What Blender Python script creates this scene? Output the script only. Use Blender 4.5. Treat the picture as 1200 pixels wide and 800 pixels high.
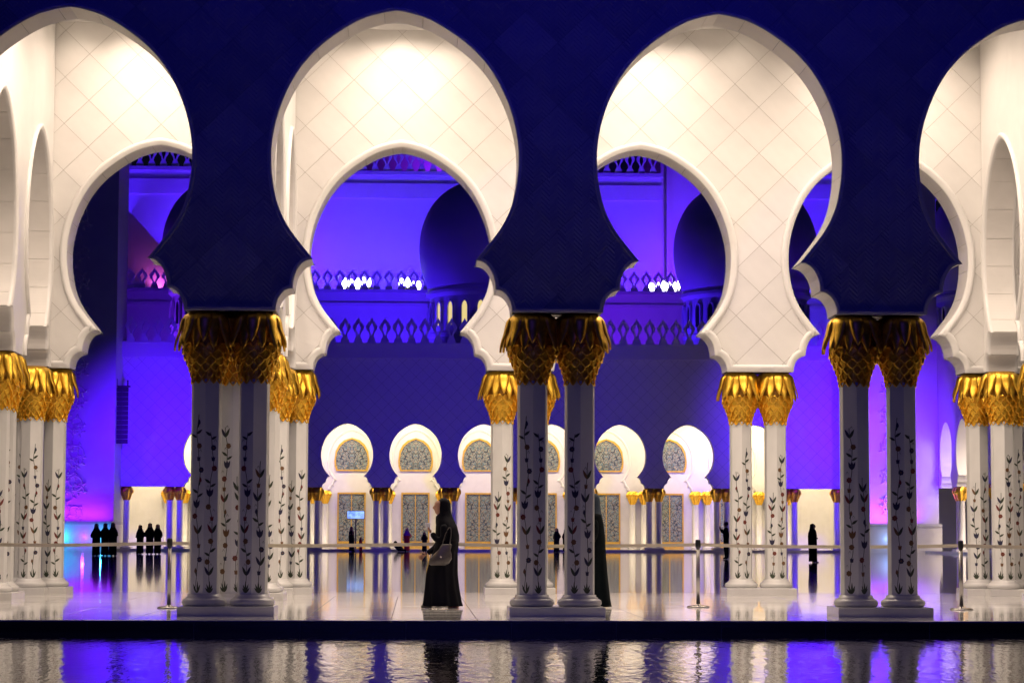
import bpy, bmesh, math, random
from mathutils import Vector, Matrix, noise
R = math.radians
random.seed(7)
scene = bpy.context.scene
for o in list(bpy.data.objects): bpy.data.objects.remove(o, do_unlink=True)
C = scene.collection

# ------------------------------------------------------------------ camera
cam_d = bpy.data.cameras.new("camera"); cam = bpy.data.objects.new("camera", cam_d); C.objects.link(cam)
cam_d.sensor_width = 36; cam_d.sensor_fit = 'HORIZONTAL'; cam_d.lens = 82.45
cam_d.clip_start = .1; cam_d.clip_end = 2000
YAW, PIT, ROL = .0403, .082, .0028
_f = Vector((math.sin(YAW), math.cos(YAW), 0)); _r = Vector((math.cos(YAW), -math.sin(YAW), 0)); _z = Vector((0, 0, 1))
F = _f*math.cos(PIT)+_z*math.sin(PIT); U0 = -_f*math.sin(PIT)+_z*math.cos(PIT)
RR = _r*math.cos(ROL)+U0*math.sin(ROL); UU = -_r*math.sin(ROL)+U0*math.cos(ROL)
m = Matrix((RR, UU, -F)).transposed().to_4x4(); m.translation = (2.634, -32.742, 1.136)
cam.matrix_world = m
scene.camera = cam

# ------------------------------------------------------------------ sky, moonlight, exposure
w = bpy.data.worlds.new("World"); scene.world = w; w.use_nodes = True
bg = w.node_tree.nodes['Background']; bg.inputs[0].default_value = (.20, .22, .90, 1); bg.inputs[1].default_value = .008
scene.view_settings.view_transform = 'Standard'; scene.view_settings.look = 'None'
scene.view_settings.exposure = .12; scene.view_settings.gamma = 1
scene.cycles.use_denoising = True
scene.cycles.max_bounces = 7; scene.cycles.diffuse_bounces = 3; scene.cycles.glossy_bounces = 4
scene.cycles.sample_clamp_indirect = 4; scene.cycles.caustics_reflective = False; scene.cycles.caustics_refractive = False
WARM = (1, .80, .64); BLUE = (.055, .010, 1.0); VIOLET = (.16, .014, 1.0); NAVY = (.022, .012, 1.0)

def lamp(kind, name, loc, power, col, aim=None, size=.3, angle=60, blend=.6, size_y=None):
    d = bpy.data.lights.new(name, kind); o = bpy.data.objects.new(name, d); C.objects.link(o)
    o.location = loc; d.energy = power; d.color = col
    if kind == 'SPOT': d.spot_size = R(angle); d.spot_blend = blend; d.shadow_soft_size = size
    if kind == 'POINT': d.shadow_soft_size = size
    if kind == 'SUN': d.angle = R(size)
    if kind == 'AREA':
        d.size = size; d.shape = 'DISK'
        if name == 'dome_light': d.spread = R(160)
        if size_y: d.shape = 'RECTANGLE'; d.size_y = size_y
    if aim is not None: o.rotation_euler = (Vector(aim)-Vector(loc)).to_track_quat('-Z', 'Y').to_euler()
    return o
lamp('SUN', 'moonlight', (0, -40, 40), .09, NAVY, aim=(12, 60, -30), size=6)
# blue wall floods behind the camera, then added fill for the columns
lamp('SPOT', 'facade_flood', (-6, -38, 9), 2600, NAVY, aim=(2, 0, 11.5), size=.5, angle=24, blend=1)
lamp('SPOT', 'facade_flood', (14, -38, 9), 2600, NAVY, aim=(8, 0, 11.5), size=.5, angle=24, blend=1)
lamp('SPOT', 'plaza_fill', (-22, -26, 2.2), 60, (1, .8, .85), aim=(1.5, 0, -.2), size=.5, angle=19, blend=1)  # unseen dim fill, added to lift the column feet
lamp('SPOT', 'plaza_fill', (-8, -34, 2.0), 30, (1, .8, .85), aim=(7, 0, -.3), size=.5, angle=15, blend=1)

lamp('SPOT', 'column_fill', (4, -38, 5), 850, (.09, .08, 1), aim=(4.4, 0, 2.0), size=.6, angle=30, blend=1)  # unseen blue fill, added to cool the near shafts

# ------------------------------------------------------------------ helpers
def tag(o, label=None, cat=None, group=None, kind=None):
    for k, v in (('label', label), ('category', cat), ('group', group), ('kind', kind)):
        if v: o[k] = v
    return o
def empty(name, loc, rz=0, **kw):
    o = bpy.data.objects.new(name, None); C.objects.link(o); o.location = loc; o.rotation_euler.z = rz
    return tag(o, **kw)
def put(name, me, parent=None, loc=(0, 0, 0), rz=0, mat=None, scale=None, **kw):
    o = bpy.data.objects.new(name, me); C.objects.link(o)
    if parent is not None: o.parent = parent
    o.location = loc; o.rotation_euler.z = rz
    if scale: o.scale = scale
    if mat is not None and not me.materials:
        for mm in (mat if isinstance(mat, (list, tuple)) else [mat]): me.materials.append(mm)
    return tag(o, **kw)
def mesh(name, V, Fc, smooth=False, mi=None):
    me = bpy.data.meshes.new(name); me.from_pydata([tuple(v) for v in V], [], Fc); me.update()
    if smooth: me.polygons.foreach_set('use_smooth', [True]*len(me.polygons))
    if mi: me.polygons.foreach_set('material_index', mi)
    return me
def fix(me):
    bm = bmesh.new(); bm.from_mesh(me); bmesh.ops.recalc_face_normals(bm, faces=bm.faces); bm.to_mesh(me); bm.free(); return me
class MB:
    def __init__(s): s.V = []; s.F = []; s.M = []
    def add(s, V, Fc, mi=0):
        n = len(s.V); s.V += [tuple(v) for v in V]; s.F += [[i+n for i in f] for f in Fc]; s.M += [mi]*len(Fc); return s
    def box(s, x0, x1, y0, y1, z0, z1, mi=0, bev=0):
        if bev:
            b = bev; rings = []
            for z, q in ((z0, 0), (z1-b, 0), (z1, b)):
                rings.append([(x0+q, y0+q, z), (x1-q, y0+q, z), (x1-q, y1-q, z), (x0+q, y1-q, z)])
            return s.loft(rings, mi)
        V = [(x, y, z) for z in (z0, z1) for x, y in ((x0, y0), (x1, y0), (x1, y1), (x0, y1))]
        return s.add(V, [[3, 2, 1, 0], [4, 5, 6, 7], [0, 1, 5, 4], [1, 2, 6, 5], [2, 3, 7, 6], [3, 0, 4, 7]], mi)
    def loft(s, rings, mi=0, cap=True, closed=True):
        n = len(rings[0]); V = [p for r in rings for p in r]; Fc = []
        for j in range(len(rings)-1):
            for i in range(n if closed else n-1):
                k = (i+1) % n; Fc.append([j*n+i, j*n+k, (j+1)*n+k, (j+1)*n+i])
        if cap: Fc.append(list(range(n))[::-1]); Fc.append([(len(rings)-1)*n+i for i in range(n)])
        return s.add(V, Fc, mi)
    def lathe(s, prof, n=24, c=(0, 0), mi=0, cap=True):
        return s.loft([[(c[0]+r*math.cos(2*math.pi*i/n), c[1]+r*math.sin(2*math.pi*i/n), z) for i in range(n)] for r, z in prof], mi, cap)
    def tube(s, pts, rad, n=8, mi=0):
        pts = [Vector(p) for p in pts]; rings = []
        for i, p in enumerate(pts):
            t = (pts[min(i+1, len(pts)-1)]-pts[max(i-1, 0)]).normalized()
            a = t.cross(Vector((0, 0, 1)) if abs(t.z) < .9 else Vector((1, 0, 0))).normalized(); b = t.cross(a)
            r = rad[i] if isinstance(rad, (list, tuple)) else rad
            rings.append([p+(a*math.cos(2*math.pi*k/n)+b*math.sin(2*math.pi*k/n))*r for k in range(n)])
        return s.loft(rings, mi)
    def me(s, name, smooth=False): return mesh(name, s.V, s.F, smooth, s.M)
    def put(s, name, mat, parent=None, smooth=False, loc=(0, 0, 0), rz=0, **kw):
        return put(name, s.me(name, smooth), parent, loc, rz, mat, **kw)
def autosmooth(o, ang=40):
    me = o.data; bm = bmesh.new(); bm.from_mesh(me)
    for f in bm.faces: f.smooth = True
    for e in bm.edges:
        if len(e.link_faces) == 2 and e.calc_face_angle(0) > R(ang): e.smooth = False
    bm.to_mesh(me); bm.free(); return o
def copy_tree(o, parent=None):
    c = o.copy(); C.objects.link(c)
    if parent is not None: c.parent = parent
    for ch in o.children: copy_tree(ch, c)
    return c

# ------------------------------------------------------------------ materials
def mat(name, col, rough=.5, metal=0, var=0, vscale=4, bump=0, bscale=20, emit=None, es=1, spec=.5, coat=0, rnd=0, col2=None, detail=4):
    m = bpy.data.materials.new(name); m.use_nodes = True; nt = m.node_tree; N = nt.nodes; Lk = nt.links
    b = N['Principled BSDF']; b.inputs['Base Color'].default_value = (*col, 1); b.inputs['Roughness'].default_value = rough
    b.inputs['Metallic'].default_value = metal; b.inputs['Specular IOR Level'].default_value = spec; b.inputs['Coat Weight'].default_value = coat
    tc = N.new('ShaderNodeTexCoord')
    src = None
    if var or col2:
        n = N.new('ShaderNodeTexNoise'); n.inputs['Scale'].default_value = vscale; n.inputs['Detail'].default_value = detail; n.inputs['Distortion'].default_value = .6
        Lk.new(tc.outputs['Object'], n.inputs['Vector'])
        mx = N.new('ShaderNodeMix'); mx.data_type = 'RGBA'; c2 = col2 or tuple(max(0, c*(1-var)) for c in col)
        cr = N.new('ShaderNodeValToRGB'); cr.color_ramp.elements[0].position = .38; cr.color_ramp.elements[1].position = .64
        Lk.new(n.outputs['Fac'], cr.inputs[0]); Lk.new(cr.outputs[0], mx.inputs['Factor'])
        mx.inputs['A'].default_value = (*col, 1); mx.inputs['B'].default_value = (*c2, 1); src = mx.outputs['Result']
    if rnd:
        oi = N.new('ShaderNodeObjectInfo'); mr = N.new('ShaderNodeMapRange'); mr.inputs['To Min'].default_value = 1-rnd; mr.inputs['To Max'].default_value = 1
        Lk.new(oi.outputs['Random'], mr.inputs['Value']); hs = N.new('ShaderNodeHueSaturation'); Lk.new(mr.outputs[0], hs.inputs['Value'])
        if src: Lk.new(src, hs.inputs['Color'])
        else: hs.inputs['Color'].default_value = (*col, 1)
        src = hs.outputs['Color']
    if src: Lk.new(src, b.inputs['Base Color'])
    if bump:
        n = N.new('ShaderNodeTexNoise'); n.inputs['Scale'].default_value = bscale; n.inputs['Detail'].default_value = 3
        Lk.new(tc.outputs['Object'], n.inputs['Vector']); bp = N.new('ShaderNodeBump'); bp.inputs['Strength'].default_value = bump; bp.inputs['Distance'].default_value = .01
        Lk.new(n.outputs['Fac'], bp.inputs['Height']); Lk.new(bp.outputs[0], b.inputs['Normal'])
    if emit: b.inputs['Emission Color'].default_value = (*emit, 1); b.inputs['Emission Strength'].default_value = es
    return m
M = {}
M['marble'] = mat('white_marble', (.76, .745, .72), .32, var=.05, vscale=1.6, bump=.06, bscale=9)
M['panel'] = mat('marble_panel', (.79, .77, .74), .38, var=.07, vscale=1.4, rnd=.07, bump=.05, bscale=7)
M['joint'] = mat('panel_joint', (.36, .33, .28), .8)
M['carved'] = mat('carved_marble_panel', (.62, .62, .64), .5, var=.12, vscale=.8, rnd=.2)
M['carved_joint'] = mat('carved_joint', (.36, .36, .38), .8)
M['soffit'] = mat('soffit_block', (.74, .71, .67), .4, var=.05, vscale=2, rnd=.06)
M['shaft'] = mat('column_marble', (.74, .735, .72), .28, var=.05, vscale=3)
M['plinth'] = mat('plinth_marble', (.66, .65, .64), .25, var=.06, vscale=4)
M['gold'] = mat('gold_leaf', (1.0, .60, .07), .37, metal=.93, var=.2, vscale=9, bump=.10, bscale=30)
M['gold_core'] = mat('gold_core', (.50, .26, .05), .5, metal=.9)
M['gold_frame'] = mat('gold_frame', (.70, .44, .07), .55, metal=.3, var=.2, vscale=6)
M['cloth'] = mat('black_cloth', (.0035, .0035, .008), .7, var=.3, vscale=3, bump=.5, bscale=7, spec=.13)
M['cloth_green'] = mat('dark_green_cloth', (.004, .008, .010), .8, var=.3, vscale=4, bump=.3, bscale=8, spec=.1)
M['skin'] = mat('skin', (.52, .27, .17), .5, var=.08, vscale=12)
M['bag'] = mat('grey_leather', (.09, .075, .07), .32, var=.25, vscale=9, bump=.3, bscale=14)
M['yellow'] = mat('yellow_trim', (.62, .44, .10), .6)
M['white'] = mat('white_cup', (.8, .78, .8), .4)
M['red'] = mat('red_cloth', (.75, .02, .03), .7)
M['purple'] = mat('purple_cloth', (.26, .03, .42), .7)
M['brown'] = mat('brown_cloth', (.30, .12, .08), .8)
M['steel'] = mat('brushed_steel', (.42, .40, .38), .25, metal=1)
M['belt'] = mat('cream_belt', (.78, .70, .52), .6)
M['black'] = mat('black_metal', (.012, .012, .016), .45)
M['fascia'] = mat('dark_stone', (.006, .006, .014), .35, var=.3, vscale=2)
M['dome'] = mat('dome_marble', (.55, .55, .58), .5, var=.05, vscale=.3)
M['facade'] = mat('facade_marble', (.66, .65, .66), .5, var=.05, vscale=.4)
M['ink_g'] = mat('inlay_green', (.045, .06, .035), .35); M['ink_r'] = mat('inlay_red', (.17, .03, .025), .35)
M['ink_n'] = mat('inlay_navy', (.03, .03, .07), .35); M['ink_b'] = mat('inlay_brown', (.17, .085, .035), .35)
INK = [M['ink_g'], M['ink_r'], M['ink_n'], M['ink_b']]
M['lamp'] = mat('lamp_glass', (1, .9, .7), .4, emit=(1, .86, .66), es=14)
M['flood'] = mat('flood_glass', (1, 1, 1), .4, emit=(.92, .90, 1), es=9)
M['winlit'] = mat('lit_window', (.3, .25, .1), .4, emit=(1, .78, .30), es=.75)
M['dark'] = mat('dark_glass', (.01, .01, .03), .15)

def chevron(m):
    N = m.node_tree.nodes; K = m.node_tree.links; b = N['Principled BSDF']; tc = N.new('ShaderNodeTexCoord'); sx = N.new('ShaderNodeSeparateXYZ'); K.new(tc.outputs['Object'], sx.inputs[0])
    pp = N.new('ShaderNodeMath'); pp.operation = 'PINGPONG'; pp.inputs[1].default_value = .115; K.new(sx.outputs[0], pp.inputs[0])
    ad = N.new('ShaderNodeMath'); ad.operation = 'ADD'; K.new(pp.outputs[0], ad.inputs[0]); K.new(sx.outputs[2], ad.inputs[1])
    ml = N.new('ShaderNodeMath'); ml.operation = 'MULTIPLY'; ml.inputs[1].default_value = 95; K.new(ad.outputs[0], ml.inputs[0])
    sn = N.new('ShaderNodeMath'); sn.operation = 'SINE'; K.new(ml.outputs[0], sn.inputs[0])
    bp = N.new('ShaderNodeBump'); bp.inputs['Strength'].default_value = .5; bp.inputs['Distance'].default_value = .006; K.new(sn.outputs[0], bp.inputs['Height']); K.new(bp.outputs[0], b.inputs['Normal'])
chevron(M['carved'])
def mat_glass_pattern():
    m = bpy.data.materials.new('patterned_glass'); m.use_nodes = True; N = m.node_tree.nodes; K = m.node_tree.links; b = N['Principled BSDF']
    tc = N.new('ShaderNodeTexCoord'); ab = N.new('ShaderNodeVectorMath'); ab.operation = 'ABSOLUTE'; K.new(tc.outputs['Object'], ab.inputs[0])
    v = N.new('ShaderNodeTexVoronoi'); v.inputs['Scale'].default_value = 6.5; K.new(ab.outputs[0], v.inputs['Vector'])
    cr = N.new('ShaderNodeValToRGB'); e = cr.color_ramp.elements
    e[0].position = .0; e[0].color = (.62, .60, .48, 1); e[1].position = .75; e[1].color = (.06, .09, .13, 1)
    for p, c in ((.22, (.17, .26, .22, 1)), (.42, (.10, .15, .24, 1)), (.55, (.40, .36, .26, 1))):
        q = e.new(p); q.color = c
    K.new(v.outputs['Distance'], cr.inputs[0])
    v2 = N.new('ShaderNodeTexVoronoi'); v2.inputs['Scale'].default_value = 3.0; v2.feature = 'DISTANCE_TO_EDGE'; K.new(ab.outputs[0], v2.inputs['Vector'])
    c2 = N.new('ShaderNodeValToRGB'); c2.color_ramp.elements[0].position = .02; c2.color_ramp.elements[0].color = (.10, .10, .16, 1); c2.color_ramp.elements[1].position = .09; c2.color_ramp.elements[1].color = (1, 1, 1, 1)
    K.new(v2.outputs['Distance'], c2.inputs[0])
    mx = N.new('ShaderNodeMix'); mx.data_type = 'RGBA'; mx.blend_type = 'MULTIPLY'; mx.inputs['Factor'].default_value = .55
    K.new(cr.outputs[0], mx.inputs['A']); K.new(c2.outputs[0], mx.inputs['B']); K.new(mx.outputs['Result'], b.inputs['Base Color'])
    b.inputs['Roughness'].default_value = .5; b.inputs['Specular IOR Level'].default_value = .2
    return m
M['glass'] = mat_glass_pattern()

def mat_floor():
    m = bpy.data.materials.new('polished_floor'); m.use_nodes = True; N = m.node_tree.nodes; K = m.node_tree.links; b = N['Principled BSDF']
    tc = N.new('ShaderNodeTexCoord')
    n = N.new('ShaderNodeTexNoise'); n.inputs['Scale'].default_value = .7; n.inputs['Detail'].default_value = 5; K.new(tc.outputs['Object'], n.inputs['Vector'])
    oi = N.new('ShaderNodeObjectInfo'); ad = N.new('ShaderNodeMath'); ad.operation = 'MULTIPLY_ADD'; ad.inputs[1].default_value = .25; K.new(oi.outputs['Random'], ad.inputs[0]); K.new(n.outputs['Fac'], ad.inputs[2])
    cr = N.new('ShaderNodeValToRGB'); cr.color_ramp.elements[0].position = .3; cr.color_ramp.elements[0].color = (.24, .235, .24, 1); cr.color_ramp.elements[1].position = .85; cr.color_ramp.elements[1].color = (.38, .375, .38, 1)
    K.new(ad.outputs[0], cr.inputs[0])
    br = N.new('ShaderNodeTexBrick'); br.offset = 0; br.inputs['Scale'].default_value = 1; br.inputs['Brick Width'].default_value = 1.15; br.inputs['Row Height'].default_value = 1.15
    br.inputs['Mortar Size'].default_value = .02; br.inputs['Color1'].default_value = (1, 1, 1, 1); br.inputs['Color2'].default_value = (.93, .93, .93, 1); br.inputs['Mortar'].default_value = (.35, .35, .38, 1)
    K.new(tc.outputs['Object'], br.inputs['Vector'])
    mx = N.new('ShaderNodeMix'); mx.data_type = 'RGBA'; mx.blend_type = 'MULTIPLY'; mx.inputs['Factor'].default_value = 1
    K.new(cr.outputs[0], mx.inputs['A']); K.new(br.outputs['Color'], mx.inputs['B']); K.new(mx.outputs['Result'], b.inputs['Base Color'])
    mp = N.new('ShaderNodeMapping'); mp.inputs['Scale'].default_value = (.35, .9, 1); K.new(tc.outputs['Object'], mp.inputs[0])
    n2 = N.new('ShaderNodeTexNoise'); n2.inputs['Scale'].default_value = 1.6; n2.inputs['Detail'].default_value = 3; K.new(mp.outputs[0], n2.inputs['Vector'])
    bp = N.new('ShaderNodeBump'); bp.inputs['Strength'].default_value = .07; bp.inputs['Distance'].default_value = .01
    K.new(n2.outputs['Fac'], bp.inputs['Height']); K.new(bp.outputs[0], b.inputs['Normal'])
    b.inputs['Roughness'].default_value = .055; b.inputs['Coat Weight'].default_value = .5; b.inputs['Coat Roughness'].default_value = .04
    return m
M['floor'] = mat_floor()
M['slab'] = mat('floor_slab_marble', (.80, .78, .75), .08, var=.10, vscale=1.3, rnd=.10, coat=.3, bump=.03, bscale=2)

def mat_water():
    m = bpy.data.materials.new('pool_water'); m.use_nodes = True; N = m.node_tree.nodes; K = m.node_tree.links; b = N['Principled BSDF']
    b.inputs['Base Color'].default_value = (.004, .005, .02, 1); b.inputs['Roughness'].default_value = .03; b.inputs['IOR'].default_value = 2.5
    b.inputs['Specular IOR Level'].default_value = .5
    tc = N.new('ShaderNodeTexCoord'); prev = None
    for sc, st, dist, mpx in ((1.5, 1, .0042, 4.5), (6, 1, .0021, 2.4), (.45, 1, .006, 2.5)):
        mp = N.new('ShaderNodeMapping'); mp.inputs['Scale'].default_value = (mpx, 1, 1); K.new(tc.outputs['Object'], mp.inputs[0])
        n = N.new('ShaderNodeTexNoise'); n.inputs['Scale'].default_value = sc; n.inputs['Detail'].default_value = 2; n.inputs['Distortion'].default_value = .4
        K.new(mp.outputs[0], n.inputs['Vector']); bp = N.new('ShaderNodeBump'); bp.inputs['Strength'].default_value = st; bp.inputs['Distance'].default_value = dist
        K.new(n.outputs['Fac'], bp.inputs['Height'])
        if prev: K.new(prev, bp.inputs['Normal'])
        prev = bp.outputs[0]
    K.new(prev, b.inputs['Normal'])
    return m
M['water'] = mat_water()

# ------------------------------------------------------------------ wall outline
B = 4.6; L = 11.89; WT = .75; Y3 = 125.1; X3 = .235
ZC = 4.261
_pts = [(1.165, 4.987), (1.33, 5.19), (1.52, 5.45), (1.66, 5.75), (1.735, 6.1), (1.757, 6.42), (1.74, 6.7), (1.67, 7.03), (1.54, 7.38), (1.36, 7.70), (1.12, 7.98), (.82, 8.22), (.5, 8.41), (.22, 8.505), (0, 8.545)]
def catmull(P, n):
    out = []; Q = [P[0]]+P+[P[-1]]
    for i in range(1, len(Q)-2):
        p0, p1, p2, p3 = Q[i-1:i+3]
        for k in range(n):
            t = k/n
            out.append(tuple(.5*((2*p1[j])+(-p0[j]+p2[j])*t+(2*p0[j]-5*p1[j]+4*p2[j]-p3[j])*t*t+(-p0[j]+3*p1[j]-3*p2[j]+p3[j])*t**3) for j in range(2)))
    out.append(P[-1]); return out
def half_profile(sub=3):
    up = catmull(_pts, sub)
    ns = 7
    s2 = [(1.436+.235*math.cos(a), ZC+.315*math.sin(a)) for a in [i/ns*math.pi/2 for i in range(ns+1)]]      # bottom -> notch
    s1 = [(1.165+.271*math.cos(a), 4.576+.411*math.sin(a)) for a in [i/ns*math.pi/2 for i in range(ns+1)]]   # notch -> tip
    return s2+s1[1:]+up[1:]
def arch_curve(sub=3, s=1.0):
    h = [(x*s, z) for x, z in half_profile(sub)]
    return [(-x, z) for x, z in h]+[(x, z) for x, z in h[::-1][1:]]

def wall_core(name, poly, y0, y1, mapf, mt, parent):
    n = len(poly); V = [mapf(u, y0, z) for u, z in poly]+[mapf(u, y1, z) for u, z in poly]
    Fc = [list(range(n)), list(range(n, 2*n))[::-1]]+[[i, n+i, n+(i+1) % n, (i+1) % n] for i in range(n)]
    me = mesh(name, V, Fc); fix(me)
    return put(name, me, parent, mat=mt)
def panelise(poly, pu, pv, u0, v0, gap):
    """cut a flat polygon into diamond panels; returns list of (centre, size, verts2d, faces)"""
    bm = bmesh.new(); vs = [bm.verts.new((u, v, 0)) for u, v in poly]; f = bm.faces.new(vs); bm.normal_update()
    bmesh.ops.triangulate(bm, faces=[f], ngon_method='EAR_CLIP')
    us = [p[0] for p in poly]; vv = [p[1] for p in poly]; ln = math.hypot(1/pu, 1/pv)
    for sg in (1, -1):
        cs = [(u-u0)/pu+sg*(v-v0)/pv-.5 for u in (min(us), max(us)) for v in (min(vv), max(vv))]
        nrm = Vector((1/pu/ln, sg/pv/ln, 0))
        for k in range(math.floor(min(cs)), math.ceil(max(cs))+1):
            d = (k+.5)/ln
            for g in (-gap/2, gap/2):
                co = Vector((u0, v0, 0))+nrm*(d+g)
                bmesh.ops.bisect_plane(bm, geom=bm.verts[:]+bm.edges[:]+bm.faces[:], dist=1e-5, plane_co=co, plane_no=nrm)
    cells = {}
    gl = gap/2*ln
    for f in bm.faces:
        c = f.calc_center_median(); s = (c.x-u0)/pu+(c.y-v0)/pv-.5; t = (c.x-u0)/pu-(c.y-v0)/pv-.5
        if abs(s-round(s)) < gl*.98 or abs(t-round(t)) < gl*.98: continue
        cells.setdefault((math.floor(s), math.floor(t)), []).append(f)
    out = []
    for key, fs in cells.items():
        idx = {}; V = []; Fc = []; area = 0
        for f in fs:
            r = []
            for v in f.verts:
                if v not in idx: idx[v] = len(V); V.append((v.co.x, v.co.y))
                r.append(idx[v])
            Fc.append(r); area += f.calc_area()
        if area < .0008*pu*pv: continue
        cu = u0+pu*(key[0]+key[1]+2)/2; cv = v0+pv*(key[0]-key[1])/2
        out.append(((cu, cv), area, V, Fc))
    bm.free(); return out
def panel_geo(V, Fc, c, mapf, yf, th):
    n = len(V); P = [mapf(u-c[0], yf, v-c[1]) for u, v in V]+[mapf(u-c[0], yf+th, v-c[1]) for u, v in V]
    cnt = {}
    for f in Fc:
        for i in range(len(f)): e = (f[i], f[(i+1) % len(f)]); cnt[e] = 1
    out = [list(f) for f in Fc]
    for (a, b) in cnt:
        if (b, a) not in cnt: out.append([a, b, n+b, n+a][::-1])
    return P, out
def add_panels(parent, poly, pu, pv, u0, v0, gap, th, yf, mapf, mt, want, name='panel', limit=300):
    cells = panelise(poly, pu, pv, u0, v0, gap)
    gl = gap/2*math.hypot(1/pu, 1/pv); full = pu*pv/2*(1-2*gl)**2; shared = None; rest = MB(); cnt = 0
    cells.sort(key=lambda c: -want(c[0]))
    for c, area, V, Fc in cells:
        if cnt < limit and want(c) > 0 and area > .02:
            loc = Vector(mapf(c[0], 0, c[1]))-Vector(mapf(0, 0, 0))
            if area > full*.9995:
                if shared is None:
                    a, b = pu/2*(1-2*gl), pv/2*(1-2*gl)
                    P, Q = panel_geo([(-a, 0), (0, -b), (a, 0), (0, b)], [[0, 1, 2, 3]], (0, 0), mapf, yf, th)
                    shared = mesh(name, P, Q); shared.materials.append(mt)
                put(name, shared, parent, loc)
            else:
                P, Q = panel_geo(V, Fc, c, mapf, yf, th); put(name, mesh(name, P, Q), parent, loc, mat=mt)
            cnt += 1
        else:
            P, Q = panel_geo(V, Fc, (0, 0), mapf, yf, th); rest.add(P, Q)
    if rest.V: rest.put('panel_field', mt, parent, kind='stuff')
def sweep_trim(curve, prof, mapf, y0):
    """prof: list of (offset into the wall, proud)"""
    n = len(curve); rings = []
    for i, (u, z) in enumerate(curve):
        def nr(a, b):
            d = Vector((b[0]-a[0], b[1]-a[1])); d.normalize(); return Vector((-d.y, d.x))
        a = nr(curve[i-1], curve[i]) if i > 0 else None
        b = nr(curve[i], curve[i+1]) if i < n-1 else None
        if a is None: nn = b; k = 1
        elif b is None: nn = a; k = 1
        else:
            nn = (a+b)
            if nn.length < 1e-4: nn = a.copy()
            nn.normalize(); k = min(2.2, 1/max(.3, nn.dot(a)))
        rings.append([mapf(u+nn.x*o*k, y0-p, z+nn.y*o*k) for o, p in prof])
    mb = MB(); mb.loft(rings, cap=True, closed=False)
    return mb
TRIM_BIG = [(-.012, -.03), (-.014, .018), (.0, .034), (.03, .042), (.055, .058), (.085, .06), (.112, .045), (.125, .02), (.128, -.012)]
TRIM_SMALL = [(-.012, -.03), (-.014, .012), (.0, .024), (.035, .026), (.045, .01), (.046, -.012)]
def soffit_blocks(parent, s, mapf, y0, y1, centres, every=.52, name='soffit_block'):
    cv = arch_curve(5, s); k0 = 0; segs = []
    # split at the corners (tips, notches) and by length
    acc = 0; start = 0
    for i in range(1, len(cv)):
        d = math.dist(cv[i-1], cv[i]); acc += d
        corner = False
        if i < len(cv)-1:
            a = math.atan2(cv[i][1]-cv[i-1][1], cv[i][0]-cv[i-1][0]); b = math.atan2(cv[i+1][1]-cv[i][1], cv[i+1][0]-cv[i][0])
            corner = abs((b-a+math.pi) % (2*math.pi)-math.pi) > .6
        if acc > every or corner or i == len(cv)-1: segs.append((start, i)); start = i; acc = 0
    meshes = []
    for a, b in segs:
        P = cv[a:b+1]; pts = []
        for i, (u, z) in enumerate(P):
            j0, j1 = max(0, i-1), min(len(P)-1, i+1); d = Vector((P[j1][0]-P[j0][0], P[j1][1]-P[j0][1])).normalized()
            nn = Vector((-d.y, d.x))   # into the wall (curve runs left->right over the top)
            q = .004 if i == 0 else (-.004 if i == len(P)-1 else 0)
            pts.append((u+d.x*q, z+d.y*q, nn))
        rings = []
        for u, z, nn in pts:
            rings.append([mapf(u-nn.x*.011, y0+.02, z-nn.y*.011), mapf(u-nn.x*.011, y1-.02, z-nn.y*.011), mapf(u+nn.x*.01, y1-.02, z+nn.y*.01), mapf(u+nn.x*.01, y0+.02, z+nn.y*.01)])
        mb = MB(); mb.loft(rings); me = mb.me(name); fix(me); me.materials.append(M['soffit']); meshes.append(me)
    for c in centres:
        loc = Vector(mapf(c, 0, 0))-Vector(mapf(0, 0, 0))
        for me in meshes: put(name, me, parent, loc)
ID = lambda u, y, z: (u, y, z)

# ------------------------------------------------------------------ ground, floor, pool
g = MB(); g.box(-400, 400, -400, 600, -1.2, -1.0); tag(g.put('ground', mat('dark_ground', (.03, .03, .04), .8, var=.2, vscale=.05)), kind='structure')
FE = -1.4
fl = MB(); fl.box(-90, 110, FE+.0, 230, -.6, -.03); floor = tag(fl.put('floor', M['floor']), kind='structure')
# the courtyard sheet, its near part is built slab by slab
fs = MB(); fs.box(-90, 110, 13.55, 123.4, -.03, 0); put('courtyard_paving', fs.me('courtyard_paving'), floor, mat=M['floor'], kind='stuff')
fs = MB(); fs.box(-90, -10.35, FE, 13.55, -.03, 0); fs.box(19.55, 110, FE, 13.55, -.03, 0); put('outer_paving', fs.me('outer_paving'), floor, mat=M['floor'], kind='stuff')
T = 1.15
sl = MB(); gq = .004; sl.loft([[(gq, gq, -.03), (T-gq, gq, -.03), (T-gq, T-gq, -.03), (gq, T-gq, -.03)], [(gq, gq, -.002), (T-gq, gq, -.002), (T-gq, T-gq, -.002), (gq, T-gq, -.002)], [(gq+.003, gq+.003, 0), (T-gq-.003, gq+.003, 0), (T-gq-.003, T-gq-.003, 0), (gq+.003, T-gq-.003, 0)]])
slab = sl.me('floor_slab'); slab.materials.append(M['slab'])
for i in range(26):
    for j in range(11):
        o = put('floor_slab', slab, floor, (-10.35+T*i, FE+.30+T*j, random.uniform(-.0006, .0006)))
        o.rotation_euler = (random.uniform(-.0004, .0004), random.uniform(-.0004, .0004), 0)
fs = MB(); fs.box(-10.35, 19.55, FE+.30+T*11, 13.55, -.03, 0); put('infill_slab', fs.me('infill_slab'), floor, mat=M['slab'])
cp = MB()
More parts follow.
